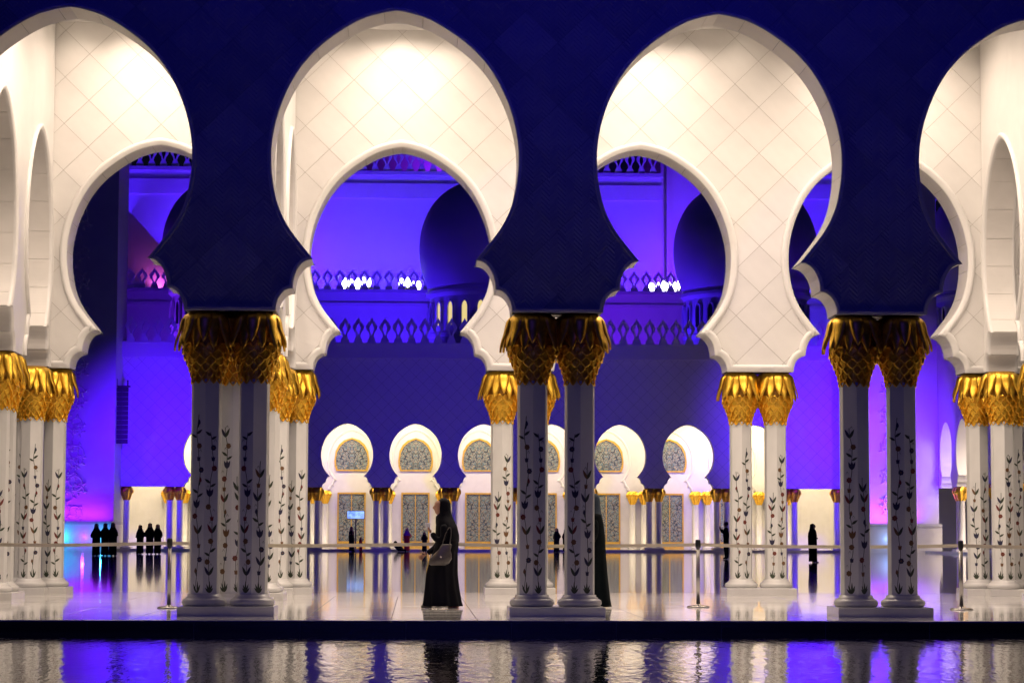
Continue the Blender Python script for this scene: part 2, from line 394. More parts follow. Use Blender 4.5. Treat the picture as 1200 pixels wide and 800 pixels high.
cpm = MB(); cpm.loft([[(.003, 0, -.03), (1.147, 0, -.03), (1.147, .296, -.03), (.003, .296, -.03)], [(.003, -.03, -.02), (1.147, -.03, -.02), (1.147, .296, -.02), (.003, .296, -.02)], [(.003, -.03, -.004), (1.147, -.03, -.004), (1.147, .296, -.004), (.003, .296, -.004)], [(.006, -.024, 0), (1.144, -.024, 0), (1.144, .293, 0), (.006, .293, 0)]])
cm = cpm.me('coping_stone'); cm.materials.append(M['slab'])
for i in range(26): put('coping_stone', cm, floor, (-10.35+T*i, FE, 0))
fa = MB()
for i in range(24): fa.box(-11.5+i*1.4+.003, -11.5+(i+1)*1.4-.003, FE-.012, FE-.001, -.9, -.031)
put('pool_edge_facing', fa.me('pool_edge_facing'), floor, mat=M['fascia'])
wt = MB(); wt.box(-90, 110, -30, FE-.013, -.9, -.155); tag(wt.put('pool_water', M['water']), kind='structure')
pv_ = MB(); pv_.box(-90, 110, -80, -30.01, -.9, -.03); tag(pv_.put('poolside_pavement', M['fascia']), kind='structure')

# ------------------------------------------------------------------ the two long arcade walls
def long_wall(name, yf, pmat, jmat, trim, u0, v0, gap, label, x0=-2*B, x1=4*B, top=12.4):
    bays = [x0+B*(i+.5) for i in range(round((x1-x0)/B))]
    root = empty(name, (0, 0, 0), label=label, cat='wall')
    poly = [(x0-1.5, 0), (x0+.629, 0)]
    for c in bays: poly += [(c+u, z) for u, z in arch_curve(3)]
    poly += [(x1-.629, 0), (x1+1.5, 0), (x1+1.5, top), (x0-1.5, top)]
    wall_core('wall', poly, yf+.012, yf+WT, ID, jmat, root)
    want = lambda c: (1 if (-5.6 < c[0] < 14.4 and c[1] < 11.2) else 0)
    add_panels(root, poly, .92, .90, u0, v0, gap, .0125, yf, ID, pmat, want)
    cv = arch_curve(4); cv = [(-B/2, ZC)]+cv+[(B/2, ZC)]
    me = sweep_trim(cv, trim, ID, yf).me('arch_trim', True)
    me.materials.append(M['marble'])
    for c in bays: autosmooth(put('arch_trim', me, root, (c, 0, 0)), 50)
    me2 = sweep_trim(cv, [(o, -p) for o, p in TRIM_SMALL], ID, yf+WT).me('rear_arch_trim', True); me2.materials.append(M['marble'])
    for c in bays: autosmooth(put('rear_arch_trim', me2, root, (c, 0, 0)), 50)
    soffit_blocks(root, 1, ID, yf, yf+WT, bays)
    return root
near_wall = long_wall('pool_arcade_wall', .1, M['carved'], M['carved_joint'], TRIM_SMALL, 2.3, 9.0, .007, 'front arcade wall in blue shade with horseshoe arches rising beside the pool')
far_wall = long_wall('inner_arcade_wall', L, M['panel'], M['joint'], TRIM_BIG, 2.3, 9.38, .006, 'cream lit arcade wall of diamond panels behind the front arches')

# cross walls
SB = (L-.1)/3
def cross_wall(x, label):
    mp = lambda u, y, z: (y, u, z)
    root = empty('cross_arcade_wall', (x, 0, 0), label=label, cat='wall', group='cross walls between the two arcades')
    bays = [.475+SB*(i+.5) for i in range(3)]; s = (SB/2-.629)/1.671
    poly = [(.86, ZC)]
    for c in bays: poly += [(c+u, z) for u, z in arch_curve(3, s)]
    poly = [p for p in poly if .86 <= p[0] <= L-.01]+[(L-.01, ZC), (L-.01, 10.88), (.86, 10.88)]
    wall_core('wall', poly, -.27, .27, mp, M['marble'], root)
    cv = arch_curve(4, s)
    for sg in (1, -1):
        prof = [(o*.8, p*sg*-1 if sg < 0 else p) for o, p in TRIM_BIG]
        me = sweep_trim(cv, [(o*.8, p*sg) for o, p in TRIM_BIG], mp, -.27*sg).me('arch_trim', True); me.materials.append(M['marble'])
        for c in bays: autosmooth(put('arch_trim', me, root, (0, c, 0)), 50)
    soffit_blocks(root, s, mp, -.27, .27, bays)
cross_wall(-B, 'cream side wall with slender arches seen edge-on at the left picture edge')
cross_wall(0, 'cream side wall with slender arches just behind the leftmost dark column cluster')
cross_wall(3*B, 'cream side wall with slender arches seen edge-on at the right picture edge')

# ceiling
ce = empty('ceiling', (0, 0, 0), kind='structure')
c_ = MB(); c_.box(-2*B-1.5, 4*B+1.5, .855, L-.005, 10.9, 11.3); c_.put('ceiling_slab', M['marble'], ce)
for k in range(-2, 4):
    for j in range(3):
        cx, cy = (k+.5)*B, .475+SB*(j+.5)
        r_ = MB(); r_.lathe([(1.72, 10.899), (1.72, 10.86), (1.68, 10.82), (1.62, 10.81), (1.56, 10.83), (1.55, 10.87), (1.50, 10.885), (1.50, 10.899)], 48, cap=False)
        o = r_.put('dome_ring', M['marble'], ce, True, (cx, cy, 0))
dl_spots = [(-3.9, 11.4), (-3.0, 11.4), (.95, 11.3), (2.3, 11.42), (3.2, 11.3), (5.7, 11.35), (7.9, 11.4), (8.8, 11.4), (10.6, 11.35), (12.4, 11.4)]
dlw = ['above the far left arch, nearer the corner', 'above the far left arch, its right-hand one', 'left of the three above the centre arch', 'at the apex of the centre arch', 'right of the three above the centre arch', 'behind the front wall left of the right arch', 'left of the pair glowing in the right arch', 'right of the pair glowing in the right arch', 'behind the front wall right of the right arch', 'above the rightmost bay']
for (x, y), wd in zip(dl_spots, dlw):
    d = empty('ceiling_downlight', (x, y, 10.9), label='small round ceiling downlight '+wd, cat='light', group='downlights washing the inner arcade wall')
    h = MB(); h.lathe([(.11, -.001), (.11, -.03), (.085, -.035), (.08, -.01), (.08, -.001)], 20, cap=False); h.put('rim', M['steel'], d, True)
    h = MB(); h.lathe([(.079, -.012), (.04, -.02), (.005, -.021)], 20); h.put('lens', M['lamp'], d)
    lamp('SPOT', 'downlight_beam', (x, y, 10.84), 17, WARM, aim=(x, y+.3, 8.4), size=.08, angle=125, blend=1)
for k in range(-2, 4):
    for j in range(3):
        p = (30, 255, 125)[j]*(1 if -1 <= k <= 2 else .6)
        lamp('AREA', 'dome_light', ((k+.5)*B, .475+SB*(j+.5), 10.78), p, WARM, aim=((k+.5)*B, .475+SB*(j+.5), 0), size=2.2)

# ------------------------------------------------------------------ columns
def leafshape(cx, cy, ln, wd, ang, n=5):
    ca, sa = math.cos(ang), math.sin(ang); out = []
    for i in range(n+1): t = i/n; out.append((t*ln, wd*math.sin(math.pi*t**.8)))
    for i in range(n-1, 0, -1): t = i/n; out.append((t*ln, -wd*math.sin(math.pi*t**.8)))
    return [(cx+x*ca-y*sa, cy+x*sa+y*ca) for x, y in out]
def inlay_mesh(seed, H):
    rd = random.Random(seed); mb = MB()
    lev = [0]
    def poly(P, mi):
        lev[0] += 1; d = -.0012-.00004*lev[0]; n = len(P)
        mb.add([(x, d, y) for x, y in P]+[(x, .001, y) for x, y in P], [list(range(n))]+[[i, (i+1) % n, n+(i+1) % n, n+i] for i in range(n)], mi)
    for a, l in ((90, .17), (70, .13), (112, .14), (52, .09), (130, .10)): poly(leafshape(rd.uniform(-.01, .01), .01, l, .014, R(a)), 0)
    ph = rd.uniform(0, 6); fq = rd.uniform(4.2, 6.5); xs = lambda z: .026*math.sin(z*fq+ph)+.006*math.sin(z*17+ph)
    zz = [.05+i*(H-.05)/60 for i in range(61)]; w_ = .0042
    for i in range(60):
        poly([(xs(zz[i])-w_, zz[i]), (xs(zz[i])+w_, zz[i]), (xs(zz[i+1])+w_, zz[i+1]+.001), (xs(zz[i+1])-w_, zz[i+1]+.001)], 0)
    q_ = poly
    z = .30; kinds = ['v', 'rose', 'tulip', 'leafs', 'bud', 'rose', 'v', 'bell']; k = rd.randrange(8)
    while z < H:
        x = xs(z); kind = kinds[k % 8]; c = rd.choice([1, 2, 3, 2, 1]); sd = rd.choice((-1, 1))
        if kind == 'v':
            poly(leafshape(x, z-.05, .15, .021, R(62)), 0); poly(leafshape(x, z-.05, .15, .021, R(118)), c)
        elif kind == 'rose':
            x += sd*.02
            for q in range(7): a = q*2*math.pi/7; poly([(x+.026*math.cos(a)+.016*math.cos(b), z+.026*math.sin(a)+.016*math.sin(b)) for b in [i*math.pi/3 for i in range(6)]], c)
            poly([(x+.013*math.cos(b), z+.013*math.sin(b)) for b in [i*math.pi/4 for i in range(8)]], 3)
        elif kind == 'tulip':
            for a in (90, 66, 114): poly(leafshape(x, z-.04, .125, .022, R(a)), c)
        elif kind == 'leafs':
            poly(leafshape(x, z, .11, .019, R(35 if sd > 0 else 145)), 0); poly(leafshape(x, z-.05, .10, .017, R(150 if sd > 0 else 30)), 0)
        elif kind == 'bud':
            poly(leafshape(x+sd*.02, z-.02, .08, .02, R(90)), c); poly(leafshape(x, z-.06, .07, .01, R(75 if sd > 0 else 105)), 0)
        else:
            poly([(x-.02, z-.04), (x+.02, z-.04), (x+.028, z+.02), (x+.012, z+.008), (x, z+.03), (x-.012, z+.008), (x-.028, z+.02)], c)
        if rd.random() < .35:
            for q in range(4):
                a0, a1 = q*.5, (q+1)*.5; f_ = lambda a: (x+sd*(.012+.016*a), z+.09+.03*math.sin(a*1.6))
                (ax, ay), (bx, by) = f_(a0), f_(a1); poly([(ax, ay-.0025), (bx, by-.0025), (bx, by+.0025), (ax, ay+.0025)], 0)
        z += rd.uniform(.13, .21); k += rd.choice((1, 1, 2))
    me = mb.me('flower_inlay')
    for q in INK: me.materials.append(q)
    return me
INL = [inlay_mesh(s, h) for s, h in ((1, 2.05), (2, 2.5), (3, 1.65), (4, 2.25), (5, 1.85), (6, 2.35))]
sr = .213; ANG = [0, 58, 90, 122, 180, 238, 270, 302]
mb = MB(); mb.loft([[(sr*math.sin(R(a)), -sr*math.cos(R(a)), z) for a in ANG] for z in (.285, 3.30)]); ME_SHAFT = mb.me('shaft'); ME_SHAFT.materials.append(M['shaft'])
mb = MB(); mb.lathe([(.27, .128), (.295, .135), (.312, .16), (.316, .185), (.305, .215), (.28, .232), (.262, .24), (.262, .252), (.24, .262), (.235, .292), (.2, .294)], 32); ME_BASE = mb.me('base_moulding', True); ME_BASE.materials.append(M['plinth'])
def core_r(z):   # capital core radius, z above its foot
    P = [(0, .185), (.12, .198), (.26, .245), (.40, .305), (.52, .335), (.8, .33), (1.0, .27)]
    for (a, ra), (b, rb) in zip(P, P[1:]):
        if z <= b: return ra+(rb-ra)*(z-a)/(b-a)
    return .27
mb = MB(); mb.lathe([(core_r(z)-.012, 3.25+z) for z in (0, .15, .3, .45, .6, .8, .95, 1.008)], 24); ME_CORE = mb.me('capital', True); ME_CORE.materials.append(M['gold_core'])
mb = MB()
mb.lathe([(core_r(z)-.012, 3.25+z) for z in (0, .15, .3, .45, .6, .8, .95, 1.008)], 12); ME_CORE_S = mb.me('capital', True); ME_CORE_S.materials.append(M['gold_core'])
def palm_leaf(drop, rr, wd, seed=0):
    """a leaf leaving the top of the capital, arching out and drooping"""
    rd = random.Random(seed); n = 8; rows = []
    for i in range(n+1):
        t = i/n
        r = .265+(rr-.265)*math.sin(min(1, t*1.5)*math.pi/2)+.012*math.sin(t*9)
        if t > .6: r += (t-.6)*.12
        z = .985-.10*t-(drop-.10)*t**1.5+.0
        wv = wd*(math.sin(math.pi*min(1, .28+t*.72))**.7)*(1 if t < 1 else .05)
        cr = .022*(1-t*.5)
        e_ = wv*wv/(2*r)+.006; rows.append([(-wv, -(r-e_), 3.25+z-.004), (-wv*.5, -(r+.012), 3.25+z), (0, -(r+cr*.2), 3.25+z+.004), (wv*.5, -(r+.012), 3.25+z), (wv, -(r-e_), 3.25+z-.004)])
    V = [p for r in rows for p in r]; nb = len(V); V += [(x*.96, y+.012, z) for x, y, z in V]; Fc = []
    for j in range(n):
        for i in range(4):
            a = j*5+i; Fc.append([a, a+1, a+6, a+5]); Fc.append([nb+a+5, nb+a+6, nb+a+1, nb+a])
        for a in (j*5,): Fc.append([a, a+5, nb+a+5, nb+a])
        a = j*5+4; Fc.append([a+5, a, nb+a, nb+a+5])
    for i in range(4): a = n*5+i; Fc.append([a, a+1, nb+a+1, nb+a])
    me = mesh('leaf', V, Fc, True); me.materials.append(M['gold']); return me
LEAF_O = [palm_leaf(.43, .40, .105, 1), palm_leaf(.53, .415, .095, 2), palm_leaf(.48, .40, .10, 4)]; LEAF_I = palm_leaf(.52, .37, .115, 3)
def scale_geo(z, k):
    """one rounded shingle pointing down with a raised rim"""
    r = core_r(z+.02); wd = math.pi*2*r/12*.52; ln = .150
    tilt = (core_r(z+.1)-core_r(max(0, z-.05)))/.15
    O = [(-wd*.55, ln*.6), (-wd, ln*.22), (-wd*.80, -ln*.12), (-wd*.38, -ln*.36), (0, -ln*.47), (wd*.38, -ln*.36), (wd*.80, -ln*.12), (wd, ln*.22), (wd*.55, ln*.6)]
    V = []
    def pt(x, y, lift):
        rr = r+tilt*y+lift+.030*(.5-y/ln)
        a = x/r; return (rr*math.sin(a), -rr*math.cos(a), 3.25+z+y)
    for q, lf in ((1, -.012), (1, .014), (.84, .018), (.74, -.006)): V += [pt(x*q, y*q, lf) for x, y in O]
    V.append(pt(0, 0, -.004)); n = 9; Fc = []
    for j in range(3):
        for i in range(n): k2 = (i+1) % n; Fc.append([j*n+i, j*n+k2, (j+1)*n+k2, (j+1)*n+i])
    for i in range(n): Fc.append([3*n+i, 3*n+(i+1) % n, 4*n])
    return V, Fc
ROWS = [.055+.082*i for i in range(6)]
ME_SCALE = []
for z in ROWS:
    V, Fc = scale_geo(z, 0); me = mesh('scale', V, Fc); me.materials.append(M['gold']); ME_SCALE.append(me)
mb = MB()
for j, z in enumerate(ROWS):
    V, Fc = scale_geo(z, 0)
    for i in range(12):
        mt_ = Matrix.Rotation((i+.5*(j % 2))*math.pi/6, 3, 'Z'); mb.add([mt_ @ Vector(v) for v in V], Fc)
ME_SCALES = mb.me('scale_band'); ME_SCALES.materials.append(M['gold'])
def make_column(near, seed=0):
    root = empty('marble_column', (0, 0, 0))
    put('shaft', ME_SHAFT, root); put('base_moulding', ME_BASE, root)
    cap = put('capital', ME_CORE, root)
    for i in range(9):
        put('leaf', LEAF_I, cap, rz=(i+.5)*2*math.pi/9+random.uniform(-.06, .06)); o = put('leaf', LEAF_O[i % 3], cap, rz=i*2*math.pi/9+random.uniform(-.07, .07))
        k_ = random.uniform(.975, 1.015); o.scale = (k_, k_, 1)
    if near:
        for j in range(6):
            for i in range(12): put('scale', ME_SCALE[j], cap, rz=(i+.5*(j % 2))*math.pi/6)
    else: put('scale_band', ME_SCALES, cap, kind='stuff')
    for q, a in enumerate((-29, 29)):
        d = sr*math.cos(R(29)); put('flower_inlay', INL[(seed+q*2) % 6], root, (d*math.sin(R(a)), -d*math.cos(R(a)), .30), rz=R(a))
    return root
protoN = make_column(True); protoF = make_column(False); used = [False, False]
ncol = [0]
def column(x, y, near, label, group):
    i = 0 if near else 1; pr = (protoN, protoF)[i]
    if not used[i]: c = pr; used[i] = True
    else: c = copy_tree(pr)
    ncol[0] += 1
    inl = [ch for ch in c.children if ch.name.startswith('flower_inlay')]
    for q, ch in enumerate(inl): ch.data = INL[(ncol[0]+q*(1+ncol[0] % 3)) % 6] if not (q == 1 and (ncol[0]+(1+ncol[0] % 3)) % 6 == ncol[0] % 6) else INL[(ncol[0]+3) % 6]
    for q, ch in enumerate(inl): ch.scale.x = -1 if (ncol[0]+q) % 3 == 0 else 1
    c.location = (x, y, 0); tag(c, label, 'column', group); return c
def plinth(x, y, hx, hy, label, t=0):
    mb = MB()
    if t:   # T-shaped plinth
        y0, y1 = y-hy, y+hy; ty = y+t+(.30 if t > 0 else -.30)
        if t > 0: P = [(x-hx, y0), (x+hx, y0), (x+hx, y1), (x+.33, y1), (x+.33, ty), (x-.33, ty), (x-.33, y1), (x-hx, y1)]
        else: P = [(x-.33, ty), (x+.33, ty), (x+.33, y0), (x+hx, y0), (x+hx, y1), (x-hx, y1), (x-hx, y0), (x-.33, y0)]
        c = (x, y+t/4)
        mb.loft([[(a, b, z) for a, b in P] for z in (0.0005, .120)]+[[(a+(c[0]-a)*.012, b+(c[1]-b)*.012, .129) for a, b in P]])
    else: mb.box(x-hx, x+hx, y-hy, y+hy, .0005, .129, bev=.008)
    return tag(mb.put('column_plinth', M['plinth']), label, 'plinth', 'low plinths under the column clusters')
GN = 'dark columns of the front arcade'; GF = 'cream lit columns of the inner arcade'; GS = 'columns under the side walls'
wn = {-1: 'beyond the left picture edge', 0: 'by the left barrier post', 1: 'just right of the walking woman', 2: 'right of the middle barrier post', 3: 'beyond the right picture edge'}
wf = {-1: 'at the left picture edge', 0: 'seen right of the leftmost dark cluster', 1: 'seen behind the central dark pair', 2: 'standing free in the right arch', 3: 'at the right picture edge'}
for k in range(-1, 4):
    tt = .58 if k in (-1, 0, 3) else 0
    plinth(k*B, .475, .669, .475, 'long grey plinth of the dark column cluster '+wn[k], tt)
    plinth(k*B, L+.375, .669, .46, 'long cream plinth of the lit column cluster '+wf[k], -tt)
    for s, sw in ((-1, 'left'), (1, 'right')):
        column(k*B+s*.336, .475, k in (0, 1, 2), 'unlit grey marble column with dark gold capital, %s front one of the cluster %s' % (sw, wn[k]), GN)
        column(k*B+s*.336, L+.375, False, 'cream lit column with bright gold capital, %s one of the pair %s' % (sw, wf[k]), GF)
    if tt:
        column(k*B, .475+tt, k == 0, 'grey column standing behind the dark pair '+wn[k], GN)
        column(k*B, L+.375-tt, False, 'cream column standing just in front of the lit pair '+wf[k], GF)
for k, wd in ((-1, 'along the left picture edge'), (0, 'hidden behind the leftmost dark cluster'), (3, 'along the right picture edge')):
    for j in (1, 2):
        yy = .475+SB*j; dd = 'nearer' if j == 1 else 'farther'
        plinth(k*B, yy, .36, .66, 'plinth of the %s side wall pair %s' % (dd, wd))
        for s, sw in ((-1, 'front'), (1, 'rear')):
            column(k*B, yy+s*.336, False, 'cream column with gold capital, %s one of the %s side wall pair %s' % (sw, dd, wd), GS)

# ------------------------------------------------------------------ merlons
def merlon_mesh(h, wd, th=.18):
    O = [(.0, 0), (.62, 0), (.62, .10), (.42, .17), (.30, .27), (.42, .40), (.74, .50), (.90, .62), (.66, .74), (.40, .82), (.16, .92), (0, 1.0)]
    I = [(.0, .30), (.06, .31), (.10, .33), (.13, .36), (.17, .40), (.27, .46), (.34, .52), (.36, .58), (.26, .65), (.14, .71), (.06, .76), (0, .80)]
    full = lambda Q: [(x*wd/2, z*h) for x, z in Q]+[(-x*wd/2, z*h) for x, z in Q[-2:0:-1]]
    o, i = full(O), full(I); n = len(o)
    V = [(x, 0, z) for x, z in o]+[(x, 0, z) for x, z in i]+[(x, th, z) for x, z in o]+[(x, th, z) for x, z in i]; Fc = []
    for a in range(n):
        b = (a+1) % n
        Fc += [[a, b, n+b, n+a], [2*n+b, 2*n+a, 3*n+a, 3*n+b], [b, a, 2*n+a, 2*n+b], [n+a, n+b, 3*n+b, 3*n+a]]
    me = mesh('merlon', V, Fc); me.materials.append(M['facade']); return me
def merlons(parent, x0, x1, y, z, h, pitch):
    me = merlon_mesh(h, pitch*.98); n = int((x1-x0)/pitch); off = (x1-x0-n*pitch)/2+pitch/2
    for i in range(n): put('merlon', me, parent, (x0+off+i*pitch, y, z))

# ------------------------------------------------------------------ courtyard arcade at the far side
ca = empty('courtyard_arcade', (0, 0, 0), label='purple lit arcade wall with round horseshoe arches across the far side of the courtyard', cat='building')
XA, XB_ = -17.14, 31.41
bays3 = [X3+B*(k+.5) for k in range(-3, 6)]
poly = [(XA, ZC)]
for c in bays3: poly += [(c+u, z) for u, z in arch_curve(2)]
poly += [(XB_, ZC), (XB_, 13.1), (XA, 13.1)]
wall_core('wall', poly, Y3+.015, Y3+WT, ID, M['carved_joint'], ca)
add_panels(ca, poly, .92, .92, bays3[0], 9.4, .02, .0155, Y3, ID, M['facade'], lambda c: (3 if abs(c[0]-7) > 18 or 4.3 < c[0] < 6.2 or 14.6 < c[0] < 15.8 else 2 if -.7 < c[0] < 17 else 0)*(1 if c[1] < 12.9 else 0) + .01*(14-c[1]))
me = sweep_trim(arch_curve(3), TRIM_SMALL, ID, Y3).me('arch_trim', True); me.materials.append(M['marble'])
for c in bays3: put('arch_trim', me, ca, (c, 0, 0))
mb = MB(); mb.box(XA, XB_, Y3-.30, Y3+WT, 13.101, 13.95); mb.box(XA, XB_, Y3-.34, Y3+.0, 12.90, 13.10); mb.box(XA, XB_, Y3-.36, Y3-.30, 13.84, 13.96); mb.put('parapet', M['facade'], ca)
merlons(ca, XA, XB_, Y3-.28, 13.951, 1.72, .895)
mb = MB(); mb.box(XA, XB_, Y3+WT+.002, 137.4, 10.6, 11.0); mb.put('roof', M['facade'], ca)
mb = MB(); mb.box(XA-2, XB_+2, 137, 137.4, 0, 10.59); mb.put('back_wall', M['marble'], ca)
for x in (XA-2, XB_+1.6): mb = MB(); mb.box(x, x+.4, 127.01, 136.99, .141, 10.59); mb.put('end_wall', M['marble'], ca)
mb = MB(); mb.box(XA-2, XA-.002, 127.01, 136.99, 10.6, 11.0); mb.box(XB_+.002, XB_+2, 127.01, 136.99, 10.6, 11.0); mb.put('end_roof', M['facade'], ca)
mb = MB(); mb.box(XA-2, XB_+2, 123.4, 137.4, -.03, .14); mb.put('step', M['slab'], ca)
# engaged gold columns and windows on the back wall
mb = MB(); mb.lathe([(.30, .14), (.32, .2), (.3, .28), (.22, .3), (.2, 3.3), (.24, 3.35)], 12); ME_DSH = mb.me('shaft', True); ME_DSH.materials.append(M['shaft'])
def dist_cap():
    mb = MB(); n = 16; rings = []
    for z, r, a in ((3.30, .20, 0), (3.5, .27, .03), (3.7, .34, .03), (3.80, .37, .05), (3.86, .42, .06), (4.0, .44, .05), (4.15, .38, .03), (4.255, .30, 0)):
        rings.append([((r+a*(1 if i % 2 else -1))*math.cos(i*math.pi/8), (r+a*(1 if i % 2 else -1))*math.sin(i*math.pi/8), z) for i in range(n)])
    mb.loft(rings); me = mb.me('capital'); me.materials.append(M['gold']); return me
ME_DCAP = dist_cap()
mb = MB(); mb.box(-.67, .67, -.46, .46, .141, .27, bev=.01); ME_DPL = mb.me('plinth'); ME_DPL.materials.append(M['plinth'])
def dcolumn(x, y, label, group, name='courtyard_column'):
    c = empty(name, (x, y, 0), label=label, cat='column', group=group)
    put('shaft', ME_DSH, c); put('capital', ME_DCAP, c); return c
ordn = ['leftmost', 'second', 'third', 'fourth', 'fifth', 'sixth', 'seventh', 'eighth', 'ninth', 'rightmost']
for i, k in enumerate(range(-3, 7)):
    x = X3+k*B
    pl = put('column_plinth', ME_DPL, None, (x, Y3+.375, 0)); tag(pl, 'small plinth under the %s purple column pair of the courtyard arcade, counted from the left' % ordn[i], 'plinth', 'plinths of the courtyard arcade')
    for s, sw in ((-1, 'left'), (1, 'right')):
        dcolumn(x+s*.336, Y3+.375, 'purple lit slim column, %s one of the %s courtyard pair counted from the left' % (sw, ordn[i]), 'slim columns of the courtyard arcade')
        c = put('wall_column', ME_DSH, ca, (x+s*.42, 136.75, 0)); c2 = put('wall_capital', ME_DCAP, ca, (x+s*.42, 136.72, 0))
for x, sd in ((XA+.36, 'left'), (XB_-.36, 'right')):
    dcolumn(x, Y3+.375, 'single slim purple column beside the %s gate pier' % sd, 'slim columns of the courtyard arcade')
    pl = put('column_plinth', ME_DPL, None, (x, Y3+.375, 0), scale=(.5, .8, 1)); tag(pl, 'small plinth under the single column beside the %s gate pier' % sd, 'plinth', 'plinths of the courtyard arcade')
for x in (XA+1.9, XB_-1.9):
    put('wall_column', ME_DSH, ca, (x, 136.75, 0)); put('wall_capital', ME_DCAP, ca, (x, 136.72, 0))
UW = [(0, 5.76), (1.0, 5.76), (1.12, 6.1), (1.15, 6.5), (1.06, 7.0), (.82, 7.45), (.46, 7.77), (0, 7.95)]
UWf = UW[1:]+[(-x, z) for x, z in UW[-2:0:-1]]
def outline_frame(P, wdt, y0, y1, cz):
    n = len(P); sc = lambda x, z, q: (x+(x/abs(x) if x else 0)*q, z+(q if z > cz else -q))
    A = [(x, y0, z) for x, z in P]+[(sc(x, z, wdt)[0], y0, sc(x, z, wdt)[1]) for x, z in P]; V = A+[(x, y1, z) for x, _, z in A]; Fc = []
    for a in range(n):
        b = (a+1) % n
        Fc += [[a, b, n+b, n+a], [n+a, n+b, 3*n+b, 3*n+a], [a, 2*n+a, 2*n+b, b]]
    return V, Fc
V, Fc = outline_frame(UWf, .11, -.10, 0, 6.7); me_uf = mesh('window_frame', V, Fc); me_uf.materials.append(M['gold_frame'])
n_ = len(UWf); me_up = mesh('window_pane', [(x, -.03, z) for x, z in UWf], [list(range(n_))]); me_up.materials.append(M['glass'])
mb = MB(); mb.box(-1.02, -.92, -.10, 0, .14, 4.12); mb.box(.92, 1.02, -.10, 0, .14, 4.12); mb.box(-.919, .919, -.10, 0, 4.0, 4.12); mb.box(-.919, .919, -.12, 0, .14, .62); mb.box(-.03, .03, -.06, 0, .621, 3.999); me_lf = mb.me('window_frame'); me_lf.materials.append(M['gold_frame'])
mb = MB(); mb.box(-.919, .919, -.04, -.01, .621, 3.999); me_lp = mb.me('window_pane'); me_lp.materials.append(M['glass'])
me_bl = sweep_trim([(x, z) for x, z in arch_curve(3, .92)], [(o*1.3, p*1.1) for o, p in TRIM_BIG], ID, 137).me('blind_arch', True); me_bl.materials.append(M['marble'])
for c in bays3:
    f = put('window_frame', me_uf, ca, (c, 137, 0)); put('window_pane', me_up, f)
    f = put('window_frame', me_lf, ca, (c, 137, 0)); put('window_pane', me_lp, f)
    put('blind_arch', me_bl, ca, (c, 0, 0))
for c in bays3: lamp('AREA', 'arcade_light', (c, 133.6, 10.4), 360, (1, .79, .50), aim=(c, 136.2, 2), size=2.4)
for c in (XA+1.9, XB_-1.9): lamp('AREA', 'arcade_light', (c, 133.0, 10.4), 900, (1, .79, .50), aim=(c, 136.2, 2), size=2.4)

# gate piers
def swirl(mb, cx, cz, r, turns, sg, rd):
    pts = []; n = 26
    for i in range(n):
        t = i/(n-1); a = sg*t*turns*2*math.pi+rd*1.0; q = r*(1-t*.82); pts.append((cx+q*math.cos(a), -.04, cz+q*math.sin(a)))
    mb.tube(pts, [.07*(1-.5*i/n) for i in range(n)], 6)
    for j in range(0, n, 4):
        x, _, z = pts[j]; a = sg*j/(n-1)*turns*2*math.pi+rd; P = leafshape(x, z, .34, .10, a+sg*.8, 5)
        k = len(P); mb.add([(u, -.02, v) for u, v in P]+[(sum(u for u, v in P)/k, -.13, sum(v for u, v in P)/k)], [[i, (i+1) % k, k] for i in range(k)])
def pier(x0, x1, rel0, rel1, label, side):
    p = empty('gate_pier', (0, 0, 0), label=label, cat='building')
    yf = 121.7
    mb = MB(); mb.box(x0, x1, yf, 127, 1.9, 27.5); mb.put('wall', M['facade'], p)
    mb = MB(); mb.box(x0, x1+(.0), yf-.9, 127.001, .0, 1.72); mb.put('base', M['marble'], p)
    mb = MB(); mb.box(x0, x1, yf-1.0, 127.002, 1.721, 1.899); mb.put('ledge', M['dome'], p)
    mb = MB(); rd = random.Random(5); z = 2.5; xc = (rel0+rel1)/2; s = 1; hw = (rel1-rel0)/2
    while z < 26:
        swirl(mb, xc+s*hw*.25, z, hw*.62, 1.5, s, rd.uniform(0, 6)); swirl(mb, xc-s*hw*.55, z+.5, hw*.36, 1.2, -s, rd.uniform(0, 6)); z += hw*1.02; s = -s
    o = mb.put('carved_vine', M['facade'], p, loc=(0, yf, 0), kind='stuff')
    return p
pier(-24.5, -17.142, -20.9, -19.0, 'tall dark blue wall with carved vine relief, glowing magenta at its foot, left of courtyard', 'left')
pier(31.412, 37.19, 33.3, 35.2, 'tall violet wall right of the courtyard arcade with pink glow at its foot', 'right')

# line array loudspeaker
sp = empty('loudspeaker_array', (-16.80, 122.4, 0), label='hanging black loudspeaker array of stacked cabinets on the left blue wall', cat='loudspeaker')
for i in range(12):
    mb = MB(); z0 = 7.0+i*.31; mb.loft([[(-.42, 0, z0+.01), (.42, 0, z0+.01), (.36, .5, z0+.03), (-.36, .5, z0+.03)], [(-.42, 0, z0+.30), (.42, 0, z0+.30), (.36, .5, z0+.27), (-.36, .5, z0+.27)]])
    for q in range(3): mb.box(-.36, .36, -.02, -.001, z0+.05+q*.08, z0+.09+q*.08)
    mb.put('cabinet', M['black'], sp)
mb = MB(); mb.box(-.5, .5, .0, .5, 10.74, 10.83); mb.box(-.40, -.33, .1, .4, 10.83, 11.2); mb.box(.30, .37, .1, .4, 10.83, 11.2); mb.box(-.5, -.33, -.02, .3, 11.2, 11.28); mb.put('bracket', M['black'], sp)

